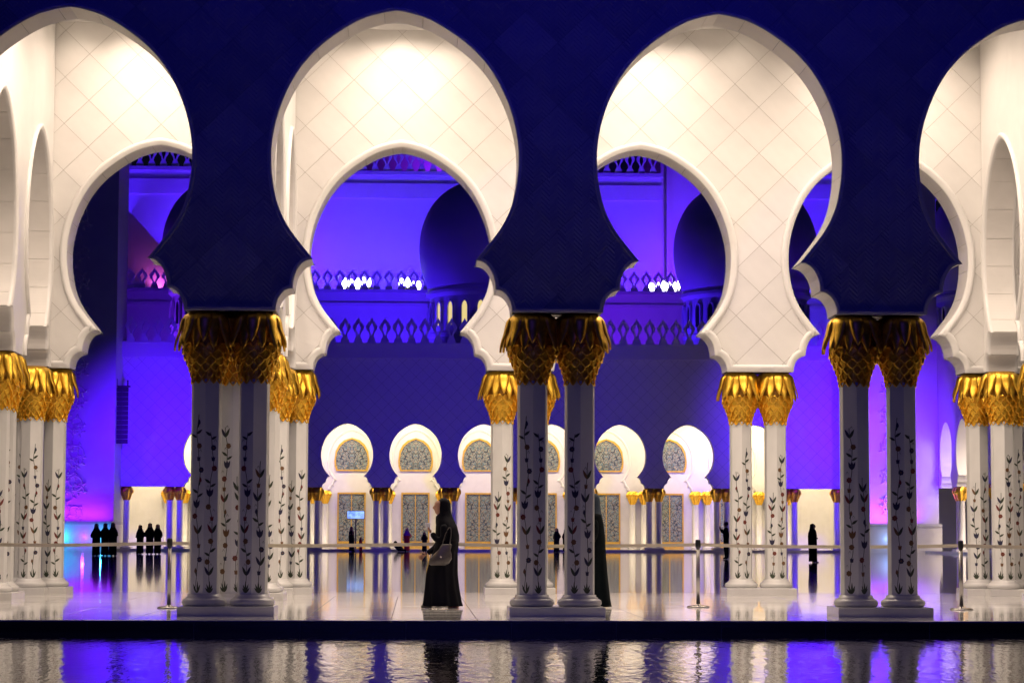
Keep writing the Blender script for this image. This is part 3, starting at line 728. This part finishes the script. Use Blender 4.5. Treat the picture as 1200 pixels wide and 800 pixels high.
# right wing arcade
wg = empty('wing_arcade', (0, 0, 0), label='narrow looking side arcade at the right of the courtyard, seen edge-on', cat='building')
XW = 37.2; mpw = lambda u, y, z: (y, u, z)
wb = [119.4-B*i for i in range(5)]
poly = [(121.69, ZC)]
for c in wb: poly += [(c-u, z) for u, z in arch_curve(3)]
poly += [(96.4, ZC), (96.4, 13.1), (121.69, 13.1)]
wall_core('wall', poly, XW, XW+WT, mpw, M['facade'], wg)
mb = MB(); mb.box(XW-.02, XW+WT+.02, 96.38, 121.69, 13.101, 13.95); mb.put('parapet', M['facade'], wg)
mb = MB(); mb.box(XW+6.5, XW+6.9, 96.4, 121.69, 0, 10.5); mb.put('back_wall', M['marble'], wg)
mb = MB(); mb.box(XW+WT, XW+6.9, 96.4, 121.69, 10.501, 10.9); mb.put('roof', M['facade'], wg)
mb = MB(); mb.box(XW-1.2, XW+6.49, 96.4, 120.6, .001, .14); mb.put('step', M['slab'], wg)
me = sweep_trim(arch_curve(3), TRIM_SMALL, mpw, XW).me('arch_trim', True); me.materials.append(M['marble'])
for c in wb: put('arch_trim', me, wg, (0, c, 0))
for i, c in enumerate(wb[:4]):
    for s, sw in ((1, 'farther'), (-1, 'nearer')): dcolumn(XW+.375, c-B/2+s*.336, 'slim column with brownish gold capital, %s one of the %s pair in the right side arcade' % (sw, ['farthest', 'second farthest', 'middle', 'nearest'][i]), 'columns of the right side arcade', 'wing_column')
    pl = put('column_plinth', ME_DPL, None, (XW+.375, c-B/2, 0), rz=math.pi/2); tag(pl, 'small plinth of the %s pair in the right side arcade' % ['farthest', 'second farthest', 'middle', 'nearest'][i], 'plinth')
    lamp('AREA', 'arcade_light', (XW+4.2, c, 10.3), (90, 650, 900, 900, 900)[i], WARM, aim=(XW+5.6, c, 4), size=2)

# ------------------------------------------------------------------ domes on the arcade roof
def dome_thing(x, label, lit):
    d = empty('roof_dome', (x, 137+.0, 0), label=label, cat='dome', group='domes on the arcade roof')
    mb = MB(); mb.lathe([(4.55, 11.0), (4.55, 15.2), (4.62, 15.3), (4.62, 15.5), (4.5, 15.55), (4.45, 18.1), (4.75, 18.35), (4.75, 18.55), (4.62, 18.6), (4.62, 18.8)], 64, cap=False); autosmooth(mb.put('drum', M['dome'], d), 30)
    P = [(4.60, 18.81), (4.80, 19.3), (5.05, 20.1), (5.22, 21.1), (5.25, 22.0), (5.16, 22.9), (4.92, 23.8), (4.5, 24.7), (3.9, 25.5), (3.1, 26.15), (2.1, 26.65), (1.1, 27.0), (.4, 27.3), (.15, 27.9)]
    mb = MB(); mb.lathe(catmull(P, 3), 64); mb.put('dome_shell', M['dome'], d, True)
    mb = MB(); mb.lathe([(.14, 27.8), (.35, 28.2), (.14, 28.6), (.28, 28.9), (.08, 29.3), (.02, 30.2)], 12); mb.put('finial', M['gold'], d, True)
    for i in range(24):
        a = i*math.pi/12+.07; mb = MB()
        W = [(-.22, 16.0), (.22, 16.0), (.22, 17.3), (.15, 17.55), (0, 17.7), (-.15, 17.55), (-.22, 17.3)]
        mt_ = Matrix.Rotation(a, 3, 'Z'); r = 4.53
        mb.add([mt_ @ Vector((u, -r-.0, z)) for u, z in W], [list(range(7))])
        if lit(a): m_ = M['winlit']
        else: m_ = M['dark']
        wi = mb.put('window', m_, d)
        V, Fc = outline_frame([(u, z) for u, z in W], .09, -r-.12, -r+.04, 16.9)
        put('frame', mesh('frame', [mt_ @ Vector(v) for v in V], Fc), wi, mat=M['dome'])
    return d
dome_thing(-10.65, 'roof dome with violet lit drum seen at the left inside the first arch', lambda a: False)
dome_thing(7.95, 'dark round roof dome with yellow lit drum windows inside the centre arch', lambda a: abs((a+math.pi) % (2*math.pi)-math.pi) < 1.2)
dome_thing(26.55, 'dark round roof dome behind the right arch', lambda a: False)
dome_thing(45.15, 'dark roof dome glimpsed beyond the rightmost dark column cluster', lambda a: False)

# ------------------------------------------------------------------ prayer hall behind
md = empty('middle_terrace', (0, 0, 0), label='violet lit middle wall with leaf shaped battlements behind the courtyard arcade', cat='building')
mb = MB(); mb.box(-42, 58, 146, 150, 0, 19.5); mb.put('wall', M['facade'], md)
mb = MB(); mb.box(-42, 58, 145.7, 146.2, 19.501, 19.75); mb.put('cornice', M['dome'], md)
mb = MB(); mb.box(-42, 58, 145.85, 145.999, 18.45, 18.72); mb.put('string_band', M['facade'], md)
merlons(md, -22, 36, 145.9, 19.751, 1.55, .94)
hall = empty('prayer_hall', (0, 0, 0), label='huge blue lit hall wall rising behind the domes', cat='building')
def block(x0, x1, y, top, bands=True):
    mb = MB(); mb.box(x0, x1, y, y+14, 0, top); mb.put('wall', M['facade'], hall)
    if bands:
        mb = MB(); mb.box(x0-.05, x1+.05, y-.22, y-.001, 28.5, 29.72); mb.put('wall_band', M['facade'], hall)
        mb = MB(); mb.box(x0-.1, x1+.1, y-.5, y+.6, top+.001, top+.3); mb.put('cornice', M['dome'], hall)
        merlons(hall, x0, x1, y-.4, top+.301, 1.95, .95)
block(-8.3, 22.6, 158, 30.4); block(-30, -13.6, 156.5, 30.4); block(27.9, 45, 156.5, 30.4)
block(-13.599, -8.301, 159.5, 38, False); block(22.601, 27.899, 159.5, 38, False)
mb = MB()
for x in (22.75, 23.25, -8.45, -8.95): mb.box(x-.12, x+.12, 158.9, 159.499, 20, 38)
mb.put('corner_rib', M['facade'], hall)
mb = MB(); mb.loft([[(-20.6, 151, 19.5), (-16.5, 151, 19.5), (-16.5, 151, 22.4), (-20.6, 151, 26.9)], [(-20.6, 156.4, 19.5), (-16.5, 156.4, 19.5), (-16.5, 156.4, 22.4), (-20.6, 156.4, 26.9)]])
mb.put('sloping_buttress', M['facade'], hall)
gd = empty('great_dome', (7.1, 200, 0), label='violet lit drum of the great dome beyond the hall roof', cat='dome')
mb = MB(); mb.lathe([(22, 20), (22, 44), (24, 50), (25, 58), (22, 68), (14, 76), (5, 81), (.3, 86)], 64); mb.put('dome_shell', M['facade'], gd, True)
# floodlights standing behind the middle battlements
for x, n, wd in ((-2.0, 3, 'large white group in the left half of the centre arch'), (1.95, 2, 'smaller white group near the dome in the centre arch'), (21.75, 3, 'white group in the right arch'), (-5.9, 1, 'single white spot at the left edge of the centre arch')):
    f = empty('floodlight_bank', (x, 147.2, 19.5), label='glaring white floodlights behind battlements, '+wd, cat='floodlight', group='floodlights behind the battlements')
    hw = n*.47-.15 if n > 1 else .35
    mb = MB(); mb.box(-hw, hw, .05, .3, .15, .6); mb.put('housing', M['steel'], f)
    rd = random.Random(int(x*10)); q = -hw+.2
    while q < hw-.05:
        a, b, zc = rd.uniform(.16, .24), rd.uniform(.30, .52), rd.uniform(.62, .95)
        mb = MB(); mb.lathe([(.001, -.03), (.8, -.028), (1, -.01), (1, 0)], 20); me = mb.me('lens', True)
        for v in me.vertices: v.co = (v.co.x*a, v.co.z-.012, v.co.y*b)
        put('lens', me, f, (q, 0, zc), mat=M['flood']); q += 2*a+.04

# ------------------------------------------------------------------ coloured floods of the courtyard
for x in (-5, 3, 11, 19): lamp('AREA', 'hall_flood', (x, 151.5, 20.4), 950, BLUE, aim=(x, 158, 26.5), size=3, size_y=.8)
for x in (-24, -14.9): lamp('AREA', 'hall_flood', (x, 151.5, 20.4), 1500, BLUE, aim=(x, 156.5, 26), size=3, size_y=.8)
for x in (32, 42): lamp('AREA', 'hall_flood', (x, 151.5, 20.4), 1200, BLUE, aim=(x, 156.5, 26), size=3, size_y=.8)
for x in (-11, 25.2): lamp('AREA', 'hall_flood', (x, 152.5, 20.4), 900, VIOLET, aim=(x, 159.5, 27), size=2, size_y=.8)
for x in (-10.65, 7.95, 26.55): lamp('SPOT', 'drum_flood', (x-8.2, 133.5, 12.2), 3200, BLUE if x > 0 else VIOLET, aim=(x-2, 137, 21), size=.4, angle=60, blend=1)
for x in (-14, -2, 2, 17, 32): lamp('AREA', 'roof_flood', (x, 139.5, 12), 650, VIOLET if x in (-14, 17) else BLUE, aim=(x, 146, 18), size=3, size_y=.6)
lamp('SPOT', 'buttress_flood', (-17.5, 150.5, 19.8), 300, (1, .12, .8), aim=(-18.5, 151.2, 24), size=.2, angle=100, blend=1)
lamp('AREA', 'dome_flood', (7, 175, 32), 800, (.22, .01, 1), aim=(7, 185, 50), size=8)
lamp('SPOT', 'wall_flood', (-13.2, 111, 8), 15000, (.07, .004, 1), aim=(-13.8, 125, 8.2), size=.5, angle=66, blend=1)
lamp('SPOT', 'wall_flood', (28.5, 111, 8), 16000, (.08, .004, 1), aim=(29.5, 125, 8.2), size=.5, angle=70, blend=1)
lamp('SPOT', 'wall_flood', (7, 70, 5), 25000, (.07, .015, 1), aim=(7, 125, 9.5), size=1, angle=34, blend=1)
lamp('AREA', 'pier_flood', (-19.4, 120.95, 2.0), 90, (.38, .02, 1), aim=(-19.4, 121.6, 4.4), size=4, size_y=.2)
lamp('SPOT', 'pier_flood', (-21, 113, 6), 2600, (.10, .006, 1), aim=(-20, 121.7, 6), size=.3, angle=80, blend=1)
lamp('SPOT', 'pier_flood', (33.2, 113, 7), 7000, (.12, .01, 1), aim=(34.6, 121.7, 8), size=.3, angle=85, blend=1)
lamp('AREA', 'pier_flood', (33.6, 120.95, 2.0), 210, (.38, .03, 1), aim=(33.6, 121.6, 4.4), size=4, size_y=.2)
for x, c, p in ((-20.3, (.03, .5, 1), 50), (-18.9, (.35, .03, 1), 30), (-17.7, (.05, .5, 1), 36), (33.6, (.2, .4, 1), 22)): lamp('POINT', 'strip_light', (x, 120.2, .9), p, c, size=.1)

# ------------------------------------------------------------------ barrier
# the belts sag slightly between the posts
posts = [(-5.2, 3.9, 'left of the picture edge'), (-1.15, 3.57, 'standing at the left beside the leftmost dark columns'), (2.98, 4.25, 'mostly hidden behind the walking woman'), (7.09, 4.41, 'standing between the central and right columns'), (11.04, 3.34, 'standing right of the rightmost dark columns'), (15.1, 3.6, 'beyond the right picture edge')]
for x, y, wd in posts:
    p = empty('barrier_post', (x, y, 0), label='slim metal barrier post with round foot, '+wd, cat='barrier post', group='posts of the belt barrier')
    mb = MB(); mb.lathe([(.18, .0), (.18, .012), (.15, .025), (.04, .035), (.035, .05)], 28); mb.put('foot', M['steel'], p, True)
    mb = MB(); mb.lathe([(.031, .03), (.031, .93)], 16); mb.put('pole', M['steel'], p, True)
    mb = MB(); mb.lathe([(.036, .931), (.042, .94), (.042, 1.04), (.036, 1.06), (.0, 1.065)], 18); mb.put('head', M['black'], p, True)
for i in range(5):
    (x0, y0, a), (x1, y1, b) = posts[i], posts[i+1]; V = []; n = 16
    d = Vector((x1-x0, y1-y0, 0)).normalized(); nn = Vector((-d.y, d.x, 0))*.0015; rings = []
    for q in range(n+1):
        t = q/n; x, y = x0+d.x*.043+(x1-x0-d.x*.086)*t, y0+d.y*.043+(y1-y0-d.y*.086)*t; z = .985-.030*4*t*(1-t)+.003*math.sin(t*9+i)
        rings.append([(x+nn.x, y+nn.y, z-.026), (x+nn.x, y+nn.y, z+.026), (x-nn.x, y-nn.y, z+.026), (x-nn.x, y-nn.y, z-.026)])
    mb = MB(); mb.loft(rings)
    lab = ['cream barrier belt running off the left picture edge', 'cream barrier belt from the left post to the walking woman', 'cream barrier belt from the woman across behind the central columns', 'cream barrier belt from the middle post to the right post', 'cream barrier belt running off the right picture edge'][i]
    tag(mb.put('barrier_belt', M['belt']), lab, 'barrier belt', 'belts of the barrier')

# ------------------------------------------------------------------ people
def skin_chain(name, verts, edges, rad, mt, parent, sub=1):
    me = bpy.data.meshes.new(name); me.from_pydata(verts, edges, []); o = bpy.data.objects.new(name, me); C.objects.link(o); o.parent = parent
    md_ = o.modifiers.new('s', 'SKIN'); md_.use_smooth_shade = True
    for v, r in zip(me.skin_vertices[0].data, rad): v.radius = (r, r) if not isinstance(r, tuple) else r
    me.skin_vertices[0].data[0].use_root = True
    sb = o.modifiers.new('u', 'SUBSURF'); sb.levels = sub; sb.render_levels = sub
    me.materials.append(mt); return o
def robe(secs, n=36, fold=.02, seed=1, nf=9):
    rd = random.Random(seed); mb = MB(); rings = []; S = []
    for a, b in zip(secs, secs[1:]):
        for k in range(4): t = k/4; S.append(tuple(a[j]+(b[j]-a[j])*t for j in range(5)))
    S.append(secs[-1]); ph = rd.uniform(0, 6)
    for z, cx, cy, hx, hy in S:
        f = fold*(1.5 if z < .9 else .9)*max(.12, (1.3-z))/1.25; ring = []
        for i in range(n):
            a = 2*math.pi*i/n; q = 1+f*5*(math.sin(a*nf+ph+z*.9)*.5+math.sin(a*(nf-4)+ph*2-z*1.4)*.5)*.6+.02*noise.noise(Vector((math.cos(a)*2, math.sin(a)*2, z*3+seed)))
            ring.append((cx+hx*q*math.cos(a), cy+hy*q*math.sin(a), z))
        rings.append(ring)
    mb.loft(rings); return mb
def hand(name, parent, wrist, fwd, up, side=1, curl=.9, s=1.0):
    """five fingered hand: palm then fingers curling; all one skin tree"""
    f = Vector(fwd).normalized(); u = Vector(up); u = (u-f*u.dot(f)).normalized(); sd = f.cross(u)*side; wv = Vector(wrist)
    V = [wv, wv+f*.045*s, wv+f*.08*s]; E = [(0, 1), (1, 2)]; Rr = [.022*s, (.034*s, .016*s), (.036*s, .014*s)]
    for k, (off, ln) in enumerate(((-.030, .072), (-.010, .08), (.010, .076), (.028, .06))):
        b = wv+f*.088*s+sd*off*s; d1 = (f*math.cos(curl*.4)-u*math.sin(curl*.4)); d2 = (f*math.cos(curl)-u*math.sin(curl)); d3 = (f*math.cos(curl*1.6)-u*math.sin(curl*1.6))
        i0 = len(V); V += [b, b+d1*ln*.42*s, b+d1*ln*.42*s+d2*ln*.32*s, b+d1*ln*.42*s+d2*ln*.32*s+d3*ln*.26*s]
        E += [(2, i0), (i0, i0+1), (i0+1, i0+2), (i0+2, i0+3)]; Rr += [.0095*s, .009*s, .0085*s, .007*s]
    i0 = len(V); b = wv+f*.03*s-sd*.03*s; V += [b, b+(f*.6-sd*.6-u*.3).normalized()*.04*s, b+(f*.8-sd*.5-u*.6).normalized()*.07*s]; E += [(0, i0), (i0, i0+1), (i0+1, i0+2)]; Rr += [.012*s, .010*s, .008*s]
    return skin_chain(name, [tuple(v) for v in V], E, Rr, M['skin'], parent, 1)
def face_head(parent, cx, cz, s=1.0, mt=None):
    """head facing -x, centre (cx, 0, cz)"""
    mb = MB(); n = 28; rings = []
    prof = [(-.118, .03, .035), (-.105, .055, .05), (-.08, .075, .062), (-.04, .088, .070), (0, .094, .074), (.04, .096, .076), (.08, .088, .07), (.105, .066, .052), (.118, .03, .026)]
    for z, hx, hy in prof:
        ring = []
        for i in range(n):
            a = 2*math.pi*i/n; x = hx*math.cos(a); y = hy*math.sin(a); fr = max(0, -math.cos(a))
            nose = .030*math.exp(-((z+.012)/.02)**2)*math.exp(-(y/.012)**2)+.016*math.exp(-((z-.012)/.022)**2)*math.exp(-(y/.010)**2)
            lips = .008*math.exp(-((z+.052)/.010)**2)*math.exp(-(y/.022)**2); chin = .012*math.exp(-((z+.092)/.016)**2)*math.exp(-(y/.022)**2)
            eye = -.010*math.exp(-((z-.018)/.012)**2)*(math.exp(-((abs(y)-.032)/.013)**2))
            x -= (nose+lips+chin+eye)*(1 if fr > 0 else 0)
            ring.append((cx+x*s, y*s, cz+z*s))
        rings.append(ring)
    R2 = []
    for a, b in zip(rings, rings[1:]):
        for k in range(3): R2.append([tuple(p[j]+(q[j]-p[j])*k/3 for j in range(3)) for p, q in zip(a, b)])
    R2.append(rings[-1]); mb.loft(R2)
    o = mb.put('head', mt or M['skin'], parent, True)
    for sg in (-1, 1):
        e = MB(); e.lathe([(.001, -.009), (.007, -.006), (.010, 0), (.007, .006), (.001, .009)], 10); q = e.put('eye', M['black'], parent, True, (cx-.082*s, sg*.032*s, cz+.018*s)); q.scale = (.8, 1.3, .8)
    return o
# walking woman with handbag
wo = empty('person', (3.03, 3.78, 0), label='woman in long black robe and headscarf walking left with grey handbag', cat='person')
secs = [(.03, .01, 0, .290, .21), (.10, .006, 0, .275, .21), (.30, -.004, 0, .250, .205), (.52, -.008, 0, .235, .20), (.70, .015, 0, .215, .20), (.86, .045, 0, .19, .20), (.98, .07, 0, .185, .215), (1.12, .07, 0, .175, .225), (1.25, .055, 0, .155, .215), (1.34, .04, 0, .13, .175), (1.40, .03, 0, .10, .11)]
robe(secs, seed=3, fold=.035, n=60).put('robe', M['cloth'], wo, True)
# headscarf: covers the head and falls over the shoulders
hs = []
for z, cx, hx, hy in ((1.02, .135, .13, .20), (1.12, .10, .165, .232), (1.24, .075, .165, .225), (1.33, .05, .15, .185), (1.41, .03, .13, .125), (1.47, .022, .118, .105), (1.54, .018, .115, .102), (1.61, .02, .108, .098), (1.66, .022, .085, .08), (1.69, .025, .045, .045), (1.70, .025, .01, .01)):
    hs.append((z, cx, hx, hy))
mb = MB(); n = 36; rings = []
for z, cx, hx, hy in hs:
    ring = []
    for i in range(n):
        a = 2*math.pi*i/n; q = 1+.018*math.sin(a*7+z*9)*(1 if z < 1.4 else .3); x = cx+hx*q*math.cos(a); y = hy*q*math.sin(a)
        if 1.43 < z < 1.64 and math.cos(a) < -.60: x = cx-hx*.52
        ring.append((x, y, z))
    rings.append(ring)
R2 = []
for a, b in zip(rings, rings[1:]):
    for k in range(2): R2.append([tuple(p[j]+(q[j]-p[j])*k/2 for j in range(3)) for p, q in zip(a, b)])
R2.append(rings[-1]); mb.loft(R2); mb.put('headscarf', M['cloth'], wo, True)
face_head(wo, -.028, 1.545, .98)
skin_chain('sleeve', [(.03, -.17, 1.30), (.03, -.22, 1.08), (-.07, -.20, 1.03), (-.165, -.15, 1.16)], [(0, 1), (1, 2), (2, 3)], [.07, .065, .06, .045], M['cloth'], wo, 2)
skin_chain('sleeve', [(.05, .17, 1.30), (.0, .22, 1.05), (-.12, .20, .90), (-.23, .16, .84)], [(0, 1), (1, 2), (2, 3)], [.07, .065, .055, .045], M['cloth'], wo, 2)
hand('hand', wo, (-.165, -.145, 1.165), (-.5, .15, .55), (-1, 0, .4), 1, 1.1)
hand('hand', wo, (-.235, .155, .835), (-.75, 0, -.5), (0, 1, 0), 1, .7)
mb = MB(); mb.lathe([(.03, 0), (.034, .04), (.04, .095), (.037, .097), (.03, .02), (.0, .015)], 16); tag(mb.put('paper_cup', M['white'], None, True, (3.03-.225, 3.78-.125, 1.215)), 'small white cup held up by the woman in black', 'cup')
bagr = empty('handbag', (3.03-.065, 3.78-.30, .66), label='grey leather handbag hanging from the arm of the woman in black', cat='handbag')
mb = MB(); rings = []
for z, hx, hy in ((0, .10, .045), (.03, .150, .068), (.10, .160, .078), (.17, .135, .066), (.24, .10, .046), (.31, .075, .028), (.325, .065, .018)):
    rings.append([((hx)*math.copysign(abs(math.cos(a))**.6, math.cos(a))+z*.42+.012*math.sin(a*3+z*20), hy*(1+.10*math.sin(a*5+z*25))*math.copysign(abs(math.sin(a))**.8, math.sin(a)), z+.0) for a in [2*math.pi*i/24 for i in range(24)]])
mb.loft(rings); mb.put('body', M['bag'], bagr, True)
for y in (-.03, .03):
    mb = MB(); mb.tube([(.12+.055*math.cos(a)+.06*math.sin(a), y, .31+.27*math.sin(a)) for a in [math.pi*i/12 for i in range(13)]], .008, 6); mb.put('strap', M['bag'], bagr, True)
mb = MB(); mb.lathe([(.0, 0), (.018, .002), (.018, .012), (0, .014)], 12); o = mb.put('clasp', M['steel'], bagr, True, (.045, -.076, .13)); o.rotation_euler.x = R(90)
mb = MB(); mb.tube([(-.272, -.03, .06), (-.255, -.04, .3), (-.232, -.04, .6), (-.17, -.06, .83)], .012, 6); mb.put('front_trim', M['yellow'], wo, True)
for y, x, m_ in ((-.07, -.22, 'bag'), (.09, .20, 'brown')):
    mb = MB(); mb.loft([[(x+a*.5-.02, y+b*.5, z) for a, b in ((-.16, 0), (-.12, -.06), (0, -.075), (.14, -.06), (.17, 0), (.14, .06), (0, .075), (-.12, .06))] for z in (.002, .04)]); mb.put('shoe', M[m_], wo, True)

# robed person half hidden behind the central pair
ro = empty('person', (5.36, 3.9, 0), label='person in long dark green robe half hidden behind the right shaft of the central pair', cat='person')
secs = [(.02, .07, 0, .25, .2), (.15, .06, 0, .235, .2), (.5, .055, 0, .20, .19), (.85, .06, 0, .165, .19), (1.1, .06, 0, .155, .21), (1.3, .05, 0, .14, .22), (1.44, .035, 0, .125, .20), (1.5, .02, 0, .08, .09)]
robe(secs, seed=9).put('robe', M['cloth_green'], ro, True)
mb = MB(); mb.loft([[(.03+hx*math.cos(a), hy*math.sin(a), z) for a in [2*math.pi*i/24 for i in range(24)]] for z, hx, hy in ((1.30, .155, .22), (1.42, .14, .19), (1.50, .12, .12), (1.6, .11, .10), (1.7, .105, .095), (1.76, .07, .07), (1.785, .01, .01))]); mb.put('headscarf', mat('slate_scarf', (.03, .05, .08), .8), ro, True)
face_head(ro, -.02, 1.62, .95)
skin_chain('sleeve', [(.03, -.18, 1.38), (.04, -.23, 1.14), (-.05, -.22, .95)], [(0, 1), (1, 2)], [.07, .06, .045], M['cloth_green'], ro, 2)
hand('hand', ro, (-.055, -.22, .945), (-.2, 0, -1), (1, 0, 0), 1, .5)

def small_robed(x, y, rz, h, label, mt=None, group=None, face=True, arm=True, veil=None):
    p = empty('person', (x, y, 0), rz, label=label, cat='person', group=group); s = h/1.65
    sc = [(.05, 0, 0, .18, .20), (.4, .0, 0, .17, .19), (.85, .02, 0, .19, .20), (1.1, .03, 0, .18, .23), (1.28, .03, 0, .16, .21), (1.38, .02, 0, .11, .14)]
    robe([tuple(v*s for v in q) for q in sc], n=20, seed=int(abs(x)*7)).put('robe', mt or M['cloth'], p, True)
    mb = MB(); mb.loft([[(s*(.02+hx*(math.cos(a) if not (1.4 < z < 1.62 and math.cos(a) < -.5) else -.5)), s*hy*math.sin(a), s*z) for a in [2*math.pi*i/16 for i in range(16)]] for z, hx, hy in ((1.1, .19, .24), (1.26, .165, .21), (1.36, .14, .15), (1.44, .12, .12), (1.53, .11, .11), (1.60, .10, .105), (1.64, .06, .06), (1.655, .01, .01))]); mb.put('headscarf', veil or mt or M['cloth'], p, True)
    if face: face_head(p, -.02*s, 1.515*s, .92*s)
    if arm:
        q_ = random.Random(int(abs(x*31)+h*100)); el = q_.uniform(.22, .32); up = q_.choice((0, .1, .3))
        skin_chain('sleeve', [(.02*s, -.17*s, 1.27*s), (0, -el*s, 1.05*s), (-.14*s, -.2*s, (.92+up)*s)], [(0, 1), (1, 2)], [.06*s, .055*s, .04*s], mt or M['cloth'], p, 1)
        skin_chain('sleeve', [(.02*s, .17*s, 1.27*s), (0, (.52-el)*s, 1.05*s), (-.10*s, .2*s, .92*s)], [(0, 1), (1, 2)], [.06*s, .055*s, .04*s], mt or M['cloth'], p, 1)
    for sg in (-1, 1):
        mb = MB(); mb.loft([[(-.10*s+a, sg*.09*s+b, z) for a, b in ((-.12, 0), (-.09, -.04), (.08, -.04), (.11, 0), (.08, .04), (-.09, .04))] for z in (.002, .05)]); mb.put('shoe', M['black'], p, True)
    return p
g1 = 'three black robed women before the cyan glow'; g2 = 'three black robed women by the left courtyard columns'
small_robed(-13.55, 87, R(75), 1.62, 'leftmost of the three black robed women in front of the cyan glow', group=g1)
small_robed(-13.12, 87.2, R(100), 1.64, 'middle one of the three black robed women in front of the cyan glow', group=g1)
small_robed(-12.68, 86.8, R(110), 1.66, 'rightmost of the three black robed women in front of the cyan glow', group=g1)
small_robed(-12.55, 97.3, R(70), 1.60, 'leftmost of the three black robed women by the left courtyard columns', group=g2)
small_robed(-11.98, 97.0, R(90), 1.70, 'middle and tallest of the three black robed women by the left courtyard columns', group=g2)
small_robed(-11.62, 97.6, R(95), 1.64, 'rightmost of the three black robed women by the left courtyard columns', group=g2)
small_robed(19.13, 64.7, R(150), 1.62, 'lone black robed woman standing on the courtyard between the right columns')
small_robed(-1.56, 119.9, R(180), 1.62, 'black robed woman with brown scarf standing below the first arch window', veil=M['brown'])
small_robed(-.98, 120.2, R(200), .95, 'small child in red beside the robed woman below the first arch window', mt=M['red'], veil=M['brown'])
small_robed(2.0, 121.4, R(90), 1.55, 'visitor in purple top and red skirt below the second arch window', mt=M['red'], veil=M['purple'])
small_robed(3.15, 121.5, R(100), 1.3, 'dark dressed visitor just left of the walking woman far across the courtyard')
small_robed(11.8, 121.3, R(60), 1.55, 'black robed woman seen between the two central dark shafts, the left one')
small_robed(12.42, 121.6, R(120), 1.5, 'black robed woman seen between the two central dark shafts, the right one')
# seated figure
def seated(x, y, rz, label, mt):
    p = empty('person', (x, y, .0), rz, label=label, cat='person')
    skin_chain('body', [(0, 0, .16), (.02, 0, .42), (.0, 0, .58), (-.02, 0, .72), (-.35, -.12, .30), (-.55, -.10, .10), (-.35, .12, .12), (-.75, .12, .08), (-.05, -.2, .5), (-.25, -.16, .42), (-.05, .2, .5), (-.28, .14, .40)],
               [(0, 1), (1, 2), (2, 3), (0, 4), (4, 5), (0, 6), (6, 7), (2, 8), (8, 9), (2, 10), (10, 11)], [.16, .16, .10, .11, .09, .07, .09, .06, .06, .045, .06, .045], mt, p, 2)
    return p
seated(1.25, 121.2, R(180), 'dark dressed person sitting on the step beside the first column pair', M['cloth'])
seated(4.7, 121.3, R(0), 'dark bundle of a person sitting on the step right of the walking woman', M['cloth'])
# man taking a picture
mn = empty('person', (17.19, 77.5, 0), R(-20), label='man in dark clothes with raised arms taking a picture by the right columns', cat='person')
skin_chain('body', [(0, 0, .95), (0, 0, 1.2), (0, 0, 1.42), (0, 0, 1.52), (-.02, -.09, .92), (-.03, -.10, .5), (0, -.10, .08), (-.13, -.11, .03), (.02, .09, .92), (.03, .10, .5), (.05, .10, .08), (-.08, .11, .03), (0, -.2, 1.40), (-.10, -.30, 1.22), (-.26, -.16, 1.42), (0, .2, 1.40), (-.08, .30, 1.22), (-.26, .12, 1.42)],
           [(0, 1), (1, 2), (2, 3), (0, 4), (4, 5), (5, 6), (6, 7), (0, 8), (8, 9), (9, 10), (10, 11), (2, 12), (12, 13), (13, 14), (2, 15), (15, 16), (16, 17)],
           [(.16, .12), (.17, .12), (.15, .11), .06, .10, .075, .05, .04, .10, .075, .05, .04, .075, .055, .035, .075, .055, .035], M['cloth'], mn, 2)
face_head(mn, -.02, 1.63, .95)
mb = MB(); mb.loft([[(.015+hx*math.cos(a), hy*math.sin(a), z) for a in [2*math.pi*i/16 for i in range(16)]] for z, hx, hy in ((1.60, .086, .08), (1.67, .095, .082), (1.74, .075, .065), (1.765, .01, .01))]); mb.put('hair', M['black'], mn, True)
hand('hand', mn, (-.26, -.16, 1.42), (-.3, .4, .6), (-1, 0, 0), 1, .9); hand('hand', mn, (-.26, .12, 1.42), (-.3, -.4, .6), (-1, 0, 0), -1, .9)
# reflective sign, its reflected light built as emission
sc_ = empty('reflective_sign', (-1.56, 129.5, .14), label='bright blue reflective sign with added glow above the robed woman in front of the first arch window', cat='sign')
mb = MB(); mb.box(-.62, .62, 0, .08, 2.02, 2.60); mb.put('housing', M['black'], sc_)
ms = mat('sign_reflection', (.3, .5, .9), .3, emit=(.35, .55, 1), es=1.2, col2=(.1, .2, .6), vscale=3)  # emission stands in for light reflected by the sign
nt = ms.node_tree; b_ = nt.nodes['Principled BSDF']
for l in list(nt.links):
    if l.to_socket == b_.inputs['Base Color']: nt.links.new(l.from_socket, b_.inputs['Emission Color'])
mb = MB(); mb.box(-.58, .58, -.012, -.001, 2.06, 2.56); mb.put('sign_face', ms, sc_)
mb = MB(); mb.box(-.05, .05, .02, .07, .02, 2.019); mb.box(-.3, .3, -.2, .25, 0, .02); mb.put('stand', M['black'], sc_)
